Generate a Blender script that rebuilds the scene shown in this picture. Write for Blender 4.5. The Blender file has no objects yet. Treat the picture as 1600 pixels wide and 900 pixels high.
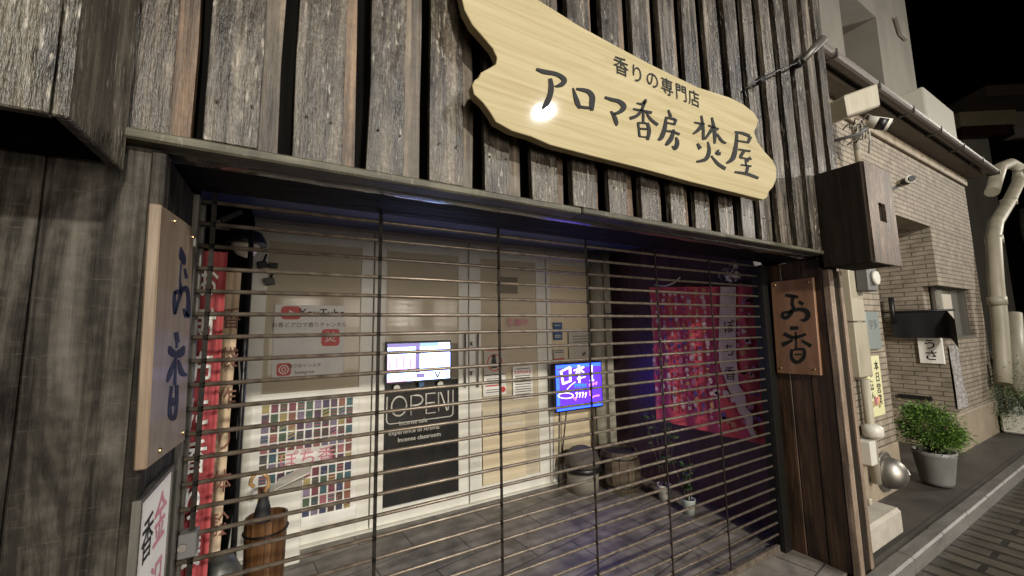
import bpy, bmesh, math, random
from mathutils import Vector, Matrix
random.seed(7)
S = bpy.context.scene
COL = S.collection
rad = math.radians

# ---------------------------------------------------------------- camera
CAMH, FPX = 1.55, 604.48
YAW, PIT, ROL = rad(29.478), rad(6.279), rad(-0.983)
cy, sy, cp, sp = math.cos(YAW), math.sin(YAW), math.cos(PIT), math.sin(PIT)
FW = Vector((sy*cp, cy*cp, sp)); RT0 = Vector((cy, -sy, 0)); UP0 = RT0.cross(FW)
RT = math.cos(ROL)*RT0 + math.sin(ROL)*UP0
UP = -math.sin(ROL)*RT0 + math.cos(ROL)*UP0
EYE = Vector((0, 0, CAMH))
cam = bpy.data.cameras.new('camera'); co = bpy.data.objects.new('camera', cam); COL.objects.link(co)
m = Matrix((RT, UP, -FW)).transposed().to_4x4(); m.translation = EYE
co.matrix_world = m
cam.sensor_width = 36; cam.lens = FPX/1600*36; cam.clip_start = .05; cam.clip_end = 400
S.camera = co
# ---------------------------------------------------------------- night sky
W = bpy.data.worlds.new('World'); S.world = W; W.use_nodes = True
nt = W.node_tree; bg = nt.nodes['Background']
sky = nt.nodes.new('ShaderNodeTexSky'); sky.sky_type = 'NISHITA'; sky.sun_disc = False
sky.sun_elevation = rad(-8); sky.sun_rotation = rad(120)
nt.links.new(sky.outputs[0], bg.inputs[0]); bg.inputs[1].default_value = .05
# ---------------------------------------------------------------- street lamps (behind the camera) and an added side fill
def lamp(name, loc, aim, power, color, sx, sy_):
    l = bpy.data.lights.new(name, 'AREA'); l.shape = 'RECTANGLE'; l.size = sx; l.size_y = sy_
    l.energy = power; l.color = color
    o = bpy.data.objects.new(name, l); COL.objects.link(o); o.location = loc
    o.rotation_euler = (Vector(aim)-Vector(loc)).to_track_quat('-Z', 'Y').to_euler()
    return o
lamp('street_lamp_light', (4.0, -3.57, 5.68), (1.4, 1.2, 1.2), 205, (.97, .985, 1), .27, .11)
lamp('far_street_lamp_light', (.6, -8.6, 5.9), (1.2, 2.0, 1.0), 1150, (1, .935, .80), .6, .3)
lamp('side_fill_light', (16.5, -4.2, 5.6), (8, 2, 2.0), 600, (1, .935, .83), .6, .3)  # added fill for the tiled house, no lamp is seen there
# upper row: lit windows of the house across the street, also serving as fill
for i in range(8): lamp('window_fill_light', (-2.6+1.0*i+.35*(i % 3), -6.4, 2.15), (-2.6+1.0*i, 3, 1.6), 27, (1, .90, .77), .8, .95)
for i in range(4): lamp('window_fill_light', (-2.2+2.1*i, -6.4, 1.0), (-2.2+2.1*i, 3, 1.6), 50, (1, .90, .77), 1.7, 1.2)  # lower row is unseen fill, added to brighten the upper panes
S.view_settings.view_transform = 'Standard'; S.view_settings.look = 'None'
S.view_settings.exposure = 0; S.view_settings.gamma = 1
S.render.engine = 'CYCLES'
try:
    S.cycles.use_denoising = True; S.cycles.max_bounces = 8; S.cycles.caustics_reflective = False; S.cycles.caustics_refractive = False
    S.cycles.sample_clamp_indirect = 6
except Exception: pass

# ---------------------------------------------------------------- measuring: a photo point on a known plane
def ray(x, y): return RT*((x-800)/FPX) - UP*((y-450)/FPX) + FW
def P(x, y, ax, v):
    d = ray(x, y); t = (v-EYE[ax])/d[ax]
    return EYE+d*t
# ---------------------------------------------------------------- materials
MATS = {}
def _new(name):
    m_ = bpy.data.materials.new(name); m_.use_nodes = True; MATS[name] = m_
    return m_, m_.node_tree, m_.node_tree.nodes['Principled BSDF']
def plain(name, c, rough=.6, metal=0, spec=.5, coat=0, emit=None, es=0, alpha=1, trans=0):
    m_, t, b = _new(name)
    b.inputs['Base Color'].default_value = (*c, 1); b.inputs['Roughness'].default_value = rough
    b.inputs['Metallic'].default_value = metal; b.inputs['Specular IOR Level'].default_value = spec
    b.inputs['Coat Weight'].default_value = coat
    b.inputs['Transmission Weight'].default_value = trans
    if emit:
        b.inputs['Emission Color'].default_value = (*emit, 1); b.inputs['Emission Strength'].default_value = es
    return m_
def noisy(name, cols, scale=(8, 8, 8), detail=6, rough=.6, bump=.2, bscale=None, metal=0, spec=.5, coat=0, island=0.0, dist=.3, fine=0.0, fscale=60, rvar=0.0, tint=0.0, blotch=0.0, flecks=0.0, knots=0.0, streak=0.0, saw=0.0):
    """colour ramp over stretched noise + bump; island>0 gives each board its own tone and grain offset"""
    m_, t, b = _new(name); N, L = t.nodes.new, t.links.new
    tc = N('ShaderNodeTexCoord'); src = tc.outputs['Object']
    geo = None
    if island:
        geo = N('ShaderNodeNewGeometry')
        mu = N('ShaderNodeVectorMath'); mu.operation = 'SCALE'; mu.inputs[0].default_value = (17, 31, 53)
        L(geo.outputs['Random Per Island'], mu.inputs['Scale'])
        ad = N('ShaderNodeVectorMath'); ad.operation = 'ADD'; L(src, ad.inputs[0]); L(mu.outputs[0], ad.inputs[1]); src = ad.outputs[0]
    mp = N('ShaderNodeMapping'); mp.inputs['Scale'].default_value = scale; L(src, mp.inputs['Vector'])
    n1 = N('ShaderNodeTexNoise'); n1.inputs['Scale'].default_value = 1; n1.inputs['Detail'].default_value = detail
    n1.inputs['Distortion'].default_value = dist; n1.inputs['Roughness'].default_value = .62; L(mp.outputs[0], n1.inputs['Vector'])
    fac = n1.outputs['Fac']
    if fine:
        n3 = N('ShaderNodeTexNoise'); n3.inputs['Scale'].default_value = fscale; n3.inputs['Detail'].default_value = 3; L(src, n3.inputs['Vector'])
        mx = N('ShaderNodeMix'); mx.data_type = 'FLOAT'; mx.inputs[0].default_value = fine
        L(fac, mx.inputs[2]); L(n3.outputs['Fac'], mx.inputs[3]); fac = mx.outputs[0]
    rp = N('ShaderNodeValToRGB'); L(fac, rp.inputs[0]); e = rp.color_ramp.elements
    e[0].position, e[0].color = cols[0][0], (*cols[0][1], 1); e[1].position, e[1].color = cols[-1][0], (*cols[-1][1], 1)
    for p_, c_ in cols[1:-1]:
        q = e.new(p_); q.color = (*c_, 1)
    out = rp.outputs[0]
    if island:
        hs = N('ShaderNodeHueSaturation'); mr = N('ShaderNodeMapRange')
        mr.inputs[3].default_value = 1-island; mr.inputs[4].default_value = 1+island
        w = N('ShaderNodeMath'); w.operation = 'FRACT'; k = N('ShaderNodeMath'); k.operation = 'MULTIPLY'; k.inputs[1].default_value = 7.13
        L(geo.outputs['Random Per Island'], k.inputs[0]); L(k.outputs[0], w.inputs[0]); L(w.outputs[0], mr.inputs[0])
        L(mr.outputs[0], hs.inputs['Value']); L(out, hs.inputs['Color']); out = hs.outputs[0]
        if tint:
            k2 = N('ShaderNodeMath'); k2.operation = 'MULTIPLY'; k2.inputs[1].default_value = 13.7
            w2 = N('ShaderNodeMath'); w2.operation = 'FRACT'; L(geo.outputs['Random Per Island'], k2.inputs[0]); L(k2.outputs[0], w2.inputs[0])
            m2 = N('ShaderNodeMapRange'); m2.inputs[1].default_value = .55; m2.inputs[2].default_value = 1; m2.inputs[3].default_value = 0; m2.inputs[4].default_value = tint
            L(w2.outputs[0], m2.inputs[0])
            mc = N('ShaderNodeMix'); mc.data_type = 'RGBA'; mc.blend_type = 'MULTIPLY'; L(m2.outputs[0], mc.inputs[0]); L(out, mc.inputs[6])
            mc.inputs[7].default_value = (1.25, .82, .52, 1); out = mc.outputs[2]
    def mulfac(out, fac_socket, col, mode='MULTIPLY'):
        q = N('ShaderNodeMix'); q.data_type = 'RGBA'; q.blend_type = mode; L(fac_socket, q.inputs[0]); L(out, q.inputs[6]); q.inputs[7].default_value = (*col, 1); return q.outputs[2]
    def thresh(sock, lo, hi, amt):
        q = N('ShaderNodeMapRange'); q.inputs[1].default_value = lo; q.inputs[2].default_value = hi; q.inputs[3].default_value = 0; q.inputs[4].default_value = amt; L(sock, q.inputs[0]); return q.outputs[0]
    def nz_(sc, det=4, rg=.6):
        mp_ = N('ShaderNodeMapping'); mp_.inputs['Scale'].default_value = sc; L(src, mp_.inputs['Vector']); q = N('ShaderNodeTexNoise'); q.inputs['Scale'].default_value = 1; q.inputs['Detail'].default_value = det; q.inputs['Roughness'].default_value = rg; L(mp_.outputs[0], q.inputs['Vector']); return q.outputs['Fac']
    if blotch: out = mulfac(out, thresh(nz_((9, 9, 3.2), 5), .44, .66, blotch), (.22, .20, .18))
    if streak: out = mulfac(out, thresh(nz_((60, 60, 1.1), 3), .5, .72, streak), (.15, .13, .11))
    if saw: out = mulfac(out, thresh(nz_((9, 9, 70), 5, .7), .55, .72, saw*.45), (.30, .28, .25)); out = mulfac(out, thresh(nz_((16, 16, 140), 3, .6), .63, .72, saw*.3), (.16, .145, .12), 'MIX')
    if knots:
        mp_ = N('ShaderNodeMapping'); mp_.inputs['Scale'].default_value = (8.5, 8.5, 3.6); L(src, mp_.inputs['Vector']); vo = N('ShaderNodeTexVoronoi'); vo.inputs['Scale'].default_value = 1; L(mp_.outputs[0], vo.inputs['Vector'])
        sh_ = N('ShaderNodeMapRange'); sh_.inputs[1].default_value = .08; sh_.inputs[2].default_value = .27; sh_.inputs[3].default_value = knots; sh_.inputs[4].default_value = 0; L(vo.outputs['Distance'], sh_.inputs[0]); out = mulfac(out, sh_.outputs[0], (.12, .10, .085))
    if flecks:
        am = N('ShaderNodeMath'); am.operation = 'MULTIPLY'; L(thresh(nz_((110, 110, 22), 3, .55), .57, .72, flecks), am.inputs[0]); L(thresh(nz_((14, 14, 5), 3), .42, .62, 1.0), am.inputs[1])
        out = mulfac(out, am.outputs[0], (.46, .42, .355), 'MIX')
    L(out, b.inputs['Base Color'])
    b.inputs['Roughness'].default_value = rough; b.inputs['Metallic'].default_value = metal
    b.inputs['Specular IOR Level'].default_value = spec; b.inputs['Coat Weight'].default_value = coat; b.inputs['Coat Roughness'].default_value = .045
    if rvar:
        mr2 = N('ShaderNodeMapRange'); mr2.inputs[3].default_value = max(.05, rough-rvar); mr2.inputs[4].default_value = min(1, rough+rvar)
        L(fac, mr2.inputs[0]); L(mr2.outputs[0], b.inputs['Roughness'])
    if bump:
        bp = N('ShaderNodeBump'); bp.inputs['Strength'].default_value = bump; bp.inputs['Distance'].default_value = .01
        if bscale:
            mp2 = N('ShaderNodeMapping'); mp2.inputs['Scale'].default_value = bscale; L(src, mp2.inputs['Vector'])
            n2 = N('ShaderNodeTexNoise'); n2.inputs['Scale'].default_value = 1; n2.inputs['Detail'].default_value = 5; n2.inputs['Roughness'].default_value = .65
            L(mp2.outputs[0], n2.inputs['Vector']); L(n2.outputs['Fac'], bp.inputs['Height'])
        else: L(fac, bp.inputs['Height'])
        L(bp.outputs[0], b.inputs['Normal'])
    return m_
def bricky(name, c1, c2, mortar, bw, bh, ms, vec='wall', rough=.7, bump=.5, rot=0, noise=.35, offset=.5, spec=.5):
    m_, t, b = _new(name); N, L = t.nodes.new, t.links.new
    tc = N('ShaderNodeTexCoord'); sx = N('ShaderNodeSeparateXYZ'); L(tc.outputs['Object'], sx.inputs[0]); cb = N('ShaderNodeCombineXYZ')
    if vec == 'wall':
        a = N('ShaderNodeMath'); a.operation = 'ADD'; L(sx.outputs[0], a.inputs[0]); L(sx.outputs[1], a.inputs[1]); L(a.outputs[0], cb.inputs[0]); L(sx.outputs[2], cb.inputs[1])
    else:
        L(sx.outputs[0], cb.inputs[0]); L(sx.outputs[1], cb.inputs[1])
    mp = N('ShaderNodeMapping'); mp.inputs['Rotation'].default_value = (0, 0, rot); L(cb.outputs[0], mp.inputs[0])
    br = N('ShaderNodeTexBrick'); L(mp.outputs[0], br.inputs['Vector']); br.inputs['Scale'].default_value = 1
    br.inputs['Color1'].default_value = (*c1, 1); br.inputs['Color2'].default_value = (*c2, 1); br.inputs['Mortar'].default_value = (*mortar, 1)
    br.inputs['Mortar Size'].default_value = ms; br.inputs['Brick Width'].default_value = bw; br.inputs['Row Height'].default_value = bh; br.offset = offset
    br.inputs['Mortar Smooth'].default_value = .2
    nz = N('ShaderNodeTexNoise'); nz.inputs['Scale'].default_value = 6; nz.inputs['Detail'].default_value = 8; L(tc.outputs['Object'], nz.inputs['Vector'])
    rp = N('ShaderNodeValToRGB'); L(nz.outputs['Fac'], rp.inputs[0]); rp.color_ramp.elements[0].position = .3; rp.color_ramp.elements[1].position = .75
    lo = 1-noise; rp.color_ramp.elements[0].color = (lo, lo, lo, 1); rp.color_ramp.elements[1].color = (1.0, 1.0, 1.0, 1)
    mx = N('ShaderNodeMix'); mx.data_type = 'RGBA'; mx.blend_type = 'MULTIPLY'; mx.inputs[0].default_value = 1; L(br.outputs['Color'], mx.inputs[6]); L(rp.outputs[0], mx.inputs[7])
    L(mx.outputs[2], b.inputs['Base Color']); b.inputs['Roughness'].default_value = rough; b.inputs['Specular IOR Level'].default_value = spec
    bp = N('ShaderNodeBump'); bp.inputs['Strength'].default_value = bump; bp.inputs['Distance'].default_value = .006
    iv = N('ShaderNodeMath'); iv.operation = 'SUBTRACT'; iv.inputs[0].default_value = 1; L(br.outputs['Fac'], iv.inputs[1])
    n2 = N('ShaderNodeTexNoise'); n2.inputs['Scale'].default_value = 45; n2.inputs['Detail'].default_value = 6; L(tc.outputs['Object'], n2.inputs['Vector'])
    s2 = N('ShaderNodeMath'); s2.operation = 'MULTIPLY_ADD'; s2.inputs[1].default_value = .5; L(n2.outputs['Fac'], s2.inputs[0]); L(iv.outputs[0], s2.inputs[2])
    L(s2.outputs[0], bp.inputs['Height']); L(bp.outputs[0], b.inputs['Normal'])
    return m_

M_SIDE = noisy('weathered_board', [(.34, (.013, .0095, .007)), (.45, (.042, .0335, .025)), (.55, (.095, .080, .062)), (.68, (.215, .187, .150))], scale=(34, 34, 2.2), detail=9, rough=.36, bump=1.0, bscale=(58, 58, 7), island=.3, fine=.3, fscale=110, tint=.12, spec=.42, rvar=.2, blotch=.9, flecks=.8, knots=.95, streak=.6)
M_SIDE2 = noisy('mossy_board', [(.34, (.018, .016, .011)), (.45, (.05, .045, .034)), (.55, (.105, .096, .074)), (.68, (.20, .185, .15))], scale=(34, 34, 2.2), detail=9, rough=.36, bump=1.0, bscale=(58, 58, 7), island=.04, fine=.3, fscale=110, tint=.12, spec=.42, rvar=.2, blotch=.9, flecks=.8, knots=.95, streak=.6)
M_STRIP = noisy('back_board', [(.32, (.03, .024, .018)), (.5, (.10, .078, .056)), (.7, (.28, .215, .145))], scale=(34, 34, 1.6), detail=8, rough=.55, bump=.6, bscale=(60, 60, 5), island=.3, fine=.15, tint=.6, blotch=.8, streak=.7)
M_PLANK = noisy('grey_plank', [(.34, (.005, .0043, .0035)), (.48, (.022, .0195, .016)), (.66, (.085, .076, .064))], scale=(13, 13, 1.4), detail=9, rough=.6, bump=.5, bscale=(60, 60, 7), island=.12, fine=.18, fscale=40, dist=.9, blotch=.55, streak=.92, knots=.95, spec=.12, saw=.5)
M_POST = noisy('brown_post', [(.3, (.022, .012, .007)), (.55, (.07, .036, .02)), (.8, (.13, .07, .04))], scale=(14, 14, 1.2), detail=8, rough=.5, bump=.4, bscale=(50, 50, 5), island=.25, dist=.8, blotch=.8, streak=.6)
M_TRIM = noisy('post_trim', [(.3, (.10, .07, .05)), (.6, (.30, .22, .16)), (.8, (.42, .33, .25))], scale=(30, 30, 3), detail=8, rough=.6, bump=.6, island=.2, fine=.2, blotch=.5, flecks=.3)
M_BEAM = noisy('mossy_beam', [(.32, (.018, .017, .010)), (.52, (.06, .055, .035)), (.75, (.14, .13, .088))], scale=(3, 30, 30), detail=8, rough=.6, bump=.5, blotch=.6, flecks=.25)
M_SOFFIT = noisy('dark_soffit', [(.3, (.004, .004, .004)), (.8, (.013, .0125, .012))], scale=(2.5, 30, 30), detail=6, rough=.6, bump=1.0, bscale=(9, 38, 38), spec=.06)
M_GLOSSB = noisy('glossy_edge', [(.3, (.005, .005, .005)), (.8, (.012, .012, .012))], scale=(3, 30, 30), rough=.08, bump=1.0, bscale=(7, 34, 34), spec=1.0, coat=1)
M_CEILGLOW = noisy('glow_tinted_ceiling', [(.3, (.085, .11, .25)), (.8, (.12, .15, .33))], scale=(2, 14, 14), rough=.32, bump=.1)  # blue glow of the lit screens is mixed into the ceiling colour
M_BLACK = noisy('black_wood', [(.3, (.004, .004, .004)), (.8, (.012, .011, .01))], scale=(20, 20, 2), rough=.85, bump=.2, spec=0)
M_WALLGLOW = noisy('dark_wall', [(.3, (.055, .030, .040)), (.8, (.115, .065, .085))], scale=(20, 20, 2), rough=.45, bump=.3, spec=.3)  # violet spill from the glowing board is tinted into this wall colour
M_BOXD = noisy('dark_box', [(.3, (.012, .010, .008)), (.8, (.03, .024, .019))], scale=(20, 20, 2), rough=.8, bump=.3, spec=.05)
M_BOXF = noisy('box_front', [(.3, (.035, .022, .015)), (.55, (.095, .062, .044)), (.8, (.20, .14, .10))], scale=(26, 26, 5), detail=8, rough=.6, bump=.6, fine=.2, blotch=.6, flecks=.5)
M_SIGN = noisy('pale_pine', [(.25, (.285, .23, .125)), (.5, (.37, .315, .19)), (.75, (.43, .375, .24))], scale=(.8, 3, 21), detail=5, rough=.75, bump=.03, coat=1, dist=1.6, spec=.1)
M_SIGNE = noisy('pine_edge', [(.25, (.20, .15, .07)), (.8, (.30, .235, .12))], scale=(2, 3, 30), rough=.5, bump=.1)
M_RUST = plain('rusty_nail', (.035, .016, .008), .7)
M_INK = plain('ink', (.010, .011, .011), .7, spec=.25)
M_INKB = plain('blue_ink', (.008, .010, .028), .6, spec=.15)
M_PLAQ = noisy('plaque_wood', [(.25, (.10, .066, .04)), (.5, (.19, .14, .095)), (.8, (.27, .21, .15))], scale=(14, 9, 1.3), detail=6, rough=.4, bump=.12, dist=1.2, blotch=.45)
M_PLAQR = noisy('plaque_brown', [(.25, (.13, .065, .035)), (.5, (.22, .115, .065)), (.8, (.30, .17, .10))], scale=(14, 9, 1.3), detail=6, rough=.45, bump=.12, dist=1.2)
M_BRASS = plain('brass', (.62, .48, .26), .3, 1)
M_STEEL = noisy('worn_steel', [(.3, (.085, .066, .051)), (.7, (.23, .19, .148))], scale=(30, 30, 30), rough=.33, bump=.15, metal=.45)
M_CHAIN = noisy('dark_chain', [(.3, (.006, .005, .004)), (.7, (.022, .017, .014))], scale=(40, 40, 40), rough=.6, bump=.1, metal=0, spec=.15)
M_ALU = noisy('grey_rail', [(.3, (.05, .047, .041)), (.7, (.13, .124, .11))], scale=(40, 40, 3), rough=.45, metal=.5, bump=.1)
M_DARKRAIL = plain('dark_rail', (.012, .011, .010), .4, .3)
M_WHITE = noisy('white_frame', [(.3, (.70, .68, .61)), (.7, (.80, .78, .71))], scale=(4, 4, 1), rough=.38, bump=.02)
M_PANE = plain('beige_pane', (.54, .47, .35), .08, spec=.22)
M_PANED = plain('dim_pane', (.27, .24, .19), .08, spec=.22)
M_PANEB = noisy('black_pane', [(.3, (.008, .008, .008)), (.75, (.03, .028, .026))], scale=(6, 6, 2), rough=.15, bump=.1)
M_CREAM = plain('cream_sheet', (.66, .56, .39), .5)
M_GROOVE = plain('groove', (.13, .12, .10), .6)
M_FLOOR = bricky('shop_paver', (.30, .268, .228), (.245, .218, .185), (.10, .09, .077), .62, .31, .006, 'floor', rough=.5, bump=.8, rot=rad(-8), noise=.72)
M_ROAD = bricky('road_paver', (.10, .085, .065), (.065, .055, .043), (.014, .012, .010), .9, .15, .02, 'floor', rough=.45, bump=.9, rot=rad(90), noise=.6)
M_KERB = noisy('kerb_stone', [(.3, (.06, .057, .053)), (.7, (.17, .163, .152))], scale=(2.5, 9, 9), rough=.45, bump=.3, fine=.3)
M_APRON = noisy('apron_concrete', [(.3, (.022, .02, .018)), (.7, (.075, .068, .06))], scale=(2.5, 3.5, 5), detail=9, rough=.55, bump=.4, fine=.25)
M_TILE = bricky('border_tile', (.36, .305, .24), (.325, .275, .215), (.135, .112, .088), .24, .058, .0055, 'wall', rough=.7, bump=.8, noise=.45, spec=.2)
M_TILED = bricky('recess_tile', (.30, .245, .18), (.26, .21, .155), (.10, .08, .06), .24, .085, .007, 'wall', rough=.5, bump=.8, noise=.25)
M_BASE = noisy('base_stone', [(.3, (.24, .195, .145)), (.7, (.36, .295, .22))], scale=(3, 3, 3), rough=.5, bump=.1, fine=.2)
M_GUTTER = plain('brown_gutter', (.085, .068, .058), .5)
M_ROOF = noisy('roof_sheet', [(.3, (.10, .095, .088)), (.7, (.22, .205, .19))], scale=(3, 3, 3), rough=.5, bump=.1)
M_RENDER = noisy('pale_render', [(.25, (.24, .225, .195)), (.5, (.32, .30, .265)), (.75, (.38, .355, .31))], scale=(.9, .9, .35), rough=.8, bump=.05)
M_PVC = noisy('cream_plastic', [(.3, (.25, .225, .165)), (.5, (.33, .30, .23)), (.75, (.37, .34, .265))], scale=(5, 5, 1.5), detail=8, rough=.5, bump=.05)
M_PVCW = plain('white_plastic', (.55, .53, .47), .4)
M_GREYP = plain('grey_plastic', (.10, .10, .10), .5)
M_BLK = plain('black_plastic', (.008, .008, .009), .4)
M_CLOTHB = plain('black_cloth', (.006, .006, .007), .9)
M_PAPER = noisy('paper', [(.3, (.74, .72, .68)), (.7, (.84, .82, .78))], scale=(5, 5, 5), rough=.6, bump=.02)
M_PAPERD = plain('greyed_paper', (.50, .46, .39), .5)
M_RED = plain('red_print', (.55, .055, .05), .5)
M_PINK = plain('pink_print', (.62, .22, .30), .5)
M_TXT = plain('grey_print', (.10, .09, .085), .6)
M_BLUE = plain('blue_print', (.03, .10, .22), .4)
M_TUBE = plain('unlit_neon', (.62, .60, .54), .25, coat=.4)
M_GLASSW = plain('opal_glass', (.66, .58, .50), .2, coat=.5)
M_BARREL = noisy('bucket_wood', [(.3, (.045, .02, .008)), (.55, (.11, .05, .02)), (.8, (.20, .105, .046))], scale=(22, 22, 2), detail=7, rough=.35, bump=.2, island=.2)
M_BARRELO = noisy('old_barrel', [(.3, (.03, .022, .015)), (.55, (.09, .065, .042)), (.8, (.16, .12, .08))], scale=(22, 22, 2), detail=7, rough=.6, bump=.4, island=.2)
M_HOOP = plain('hoop', (.02, .018, .016), .4, .6)
M_CANE = plain('bamboo_handle', (.42, .25, .11), .3)
M_UMB = plain('umbrella_cloth', (.012, .012, .013), .7)
M_FLAG = noisy('red_flag', [(.3, (.30, .045, .052)), (.7, (.42, .07, .075))], scale=(3, 3, 1.5), rough=.75, bump=.1)
M_FLAGB = noisy('beige_flag', [(.3, (.46, .33, .22)), (.55, (.58, .45, .31)), (.8, (.45, .25, .2))], scale=(5, 5, 4), rough=.75, bump=.1, detail=3)
M_LEAF = noisy('juniper_leaf', [(.3, (.035, .085, .012)), (.6, (.10, .19, .025)), (.8, (.22, .29, .045))], scale=(9, 9, 9), rough=.55, bump=0, island=.45)
M_LEAFD = noisy('dark_leaf', [(.3, (.010, .028, .010)), (.7, (.03, .07, .02))], scale=(9, 9, 9), rough=.5, bump=0, island=.4)
M_STEM = plain('stem', (.05, .035, .02), .8)
M_SOIL = plain('soil', (.02, .016, .012), .9)
M_POT = noisy('grey_pot', [(.3, (.135, .135, .13)), (.7, (.20, .20, .19))], scale=(6, 6, 6), rough=.5, bump=.05)
M_POTW = plain('white_pot', (.58, .56, .50), .4)
M_SSTEEL = plain('stainless', (.33, .31, .28), .45, 1)
M_CONC = noisy('block_concrete', [(.3, (.27, .245, .21)), (.55, (.36, .33, .28)), (.75, (.44, .405, .35))], scale=(7, 7, 9), detail=9, rough=.7, bump=.4, fine=.25)
M_GLASS = plain('window_glass', (.10, .11, .10), .06, coat=1, spec=.8)
M_VINYL = noisy('vinyl', [(.35, (.22, .20, .18)), (.7, (.50, .49, .50))], scale=(30, 30, 30), rough=.12, bump=1.0, bscale=(35, 35, 12), coat=.6)

# ---------------------------------------------------------------- mesh builder
class MB:
    def __init__(s): s.v = []; s.f = []; s.mi = []; s.sm = []; s.k = 0; s.smooth = False
    def face(s, idx): s.f.append(idx); s.mi.append(s.k); s.sm.append(s.smooth)
    def pts(s, ps): n = len(s.v); s.v += [tuple(p) for p in ps]; return list(range(n, n+len(ps)))
    def poly(s, ps): s.face(s.pts(ps))
    def box(s, x0, x1, y0, y1, z0, z1):
        if x0 > x1: x0, x1 = x1, x0
        if y0 > y1: y0, y1 = y1, y0
        if z0 > z1: z0, z1 = z1, z0
        i = s.pts([(x0, y0, z0), (x1, y0, z0), (x1, y1, z0), (x0, y1, z0), (x0, y0, z1), (x1, y0, z1), (x1, y1, z1), (x0, y1, z1)])
        for q in ((3, 2, 1, 0), (4, 5, 6, 7), (0, 1, 5, 4), (1, 2, 6, 5), (2, 3, 7, 6), (3, 0, 4, 7)): s.face([i[a] for a in q])
    def obox(s, c, ax, ay, az):
        c, ax, ay, az = map(Vector, (c, ax, ay, az))
        i = s.pts([c+a*ax+b_*ay+d*az for a, b_, d in ((-1, -1, -1), (1, -1, -1), (1, 1, -1), (-1, 1, -1), (-1, -1, 1), (1, -1, 1), (1, 1, 1), (-1, 1, 1))])
        for q in ((3, 2, 1, 0), (4, 5, 6, 7), (0, 1, 5, 4), (1, 2, 6, 5), (2, 3, 7, 6), (3, 0, 4, 7)): s.face([i[a] for a in q])
    def prism(s, ps, off):
        """closed outline ps (3D, planar), extruded by off"""
        off = Vector(off); n = len(ps); a = s.pts(ps); b_ = s.pts([Vector(p)+off for p in ps])
        s.face(list(reversed(a))); s.face(b_)
        for i in range(n): s.face([a[i], a[(i+1) % n], b_[(i+1) % n], b_[i]])
    def tube(s, path, r, n=8, cap=True):
        path = [Vector(p) for p in path]; rs = r if isinstance(r, (list, tuple)) else [r]*len(path)
        s.smooth = True; rings = []; up = None
        for i, p in enumerate(path):
            d = (path[min(i+1, len(path)-1)]-path[max(i-1, 0)]).normalized()
            if up is None: up = d.orthogonal().normalized()
            up = (up-d*up.dot(d)).normalized(); w = d.cross(up)
            rings.append(s.pts([p+(up*math.cos(2*math.pi*k/n)+w*math.sin(2*math.pi*k/n))*rs[i] for k in range(n)]))
        for a, b_ in zip(rings, rings[1:]):
            for k in range(n): s.face([a[k], a[(k+1) % n], b_[(k+1) % n], b_[k]])
        s.smooth = False
        if cap: s.face(list(reversed(rings[0]))); s.face(rings[-1])
    def lathe(s, c, prof, n=28, axis='z', sx=1):
        c = Vector(c); s.smooth = True; rings = []
        for r, h in prof:
            pp = []
            for k in range(n):
                a = 2*math.pi*k/n; x, y = r*math.cos(a), r*math.sin(a)*sx
                pp.append(c+(Vector((x, y, h)) if axis == 'z' else Vector((x, h, y)) if axis == 'y' else Vector((h, x, y))))
            rings.append(s.pts(pp))
        for a, b_ in zip(rings, rings[1:]):
            for k in range(n): s.face([a[k], a[(k+1) % n], b_[(k+1) % n], b_[k]])
        s.smooth = False
        s.face(rings[-1]); s.face(list(reversed(rings[0])))
    def stroke(s, pts, fn, off, sub=5):
        """brush stroke: [(x,y,width)...] in a plane given by fn(x,y)->3D, thickened by off"""
        q = []
        n = len(pts)
        for i in range(n-1):
            p0, p1, p2, p3 = pts[max(i-1, 0)], pts[i], pts[i+1], pts[min(i+2, n-1)]
            for k in range(sub):
                t = k/sub
                q.append(tuple(.5*((2*b_)+(-a+c)*t+(2*a-5*b_+4*c-d)*t*t+(-a+3*b_-3*c+d)*t**3) for a, b_, c, d in zip(p0, p1, p2, p3)))
        q.append(tuple(pts[-1])); L, Rr = [], []
        for i, (x, y, w) in enumerate(q):
            a, b_ = q[max(i-1, 0)], q[min(i+1, len(q)-1)]; dx, dy = b_[0]-a[0], b_[1]-a[1]; l = math.hypot(dx, dy) or 1
            w = max(w, 1)*.5; L.append((x-dy/l*w, y+dx/l*w)); Rr.append((x+dy/l*w, y-dx/l*w))
        off = Vector(off); la = [fn(*p) for p in L]; ra = [fn(*p) for p in Rr]
        li, ri = s.pts([p+off for p in la]), s.pts([p+off for p in ra]); lb, rb = s.pts(la), s.pts(ra)
        for i in range(len(q)-1):
            s.face([li[i], li[i+1], ri[i+1], ri[i]]); s.face([lb[i], lb[i+1], li[i+1], li[i]]); s.face([ri[i], ri[i+1], rb[i+1], rb[i]])
        s.face([lb[0], li[0], ri[0], rb[0]]); s.face([lb[-1], rb[-1], ri[-1], li[-1]])
    def text(s, body, o, u, v, size, thick=.0006, bold=0.0, align='CENTER', sx=1.0):
        """flat lettering laid on the plane (o,u,v); built-in font"""
        c = bpy.data.curves.new('t', 'FONT'); c.body = body; c.size = 1; c.align_x = align; c.align_y = 'CENTER'; c.offset = bold; c.resolution_u = 3
        ob = bpy.data.objects.new('t', c); COL.objects.link(ob)
        dg = bpy.context.evaluated_depsgraph_get(); me = bpy.data.meshes.new_from_object(ob.evaluated_get(dg))
        o, u, v = Vector(o), Vector(u).normalized(), Vector(v).normalized(); nrm = u.cross(v)
        i0 = s.pts([o+u*(p.co.x*size*sx)+v*(p.co.y*size)+nrm*thick for p in me.vertices])
        for f in me.polygons: s.face([i0[k] for k in f.vertices])
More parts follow.
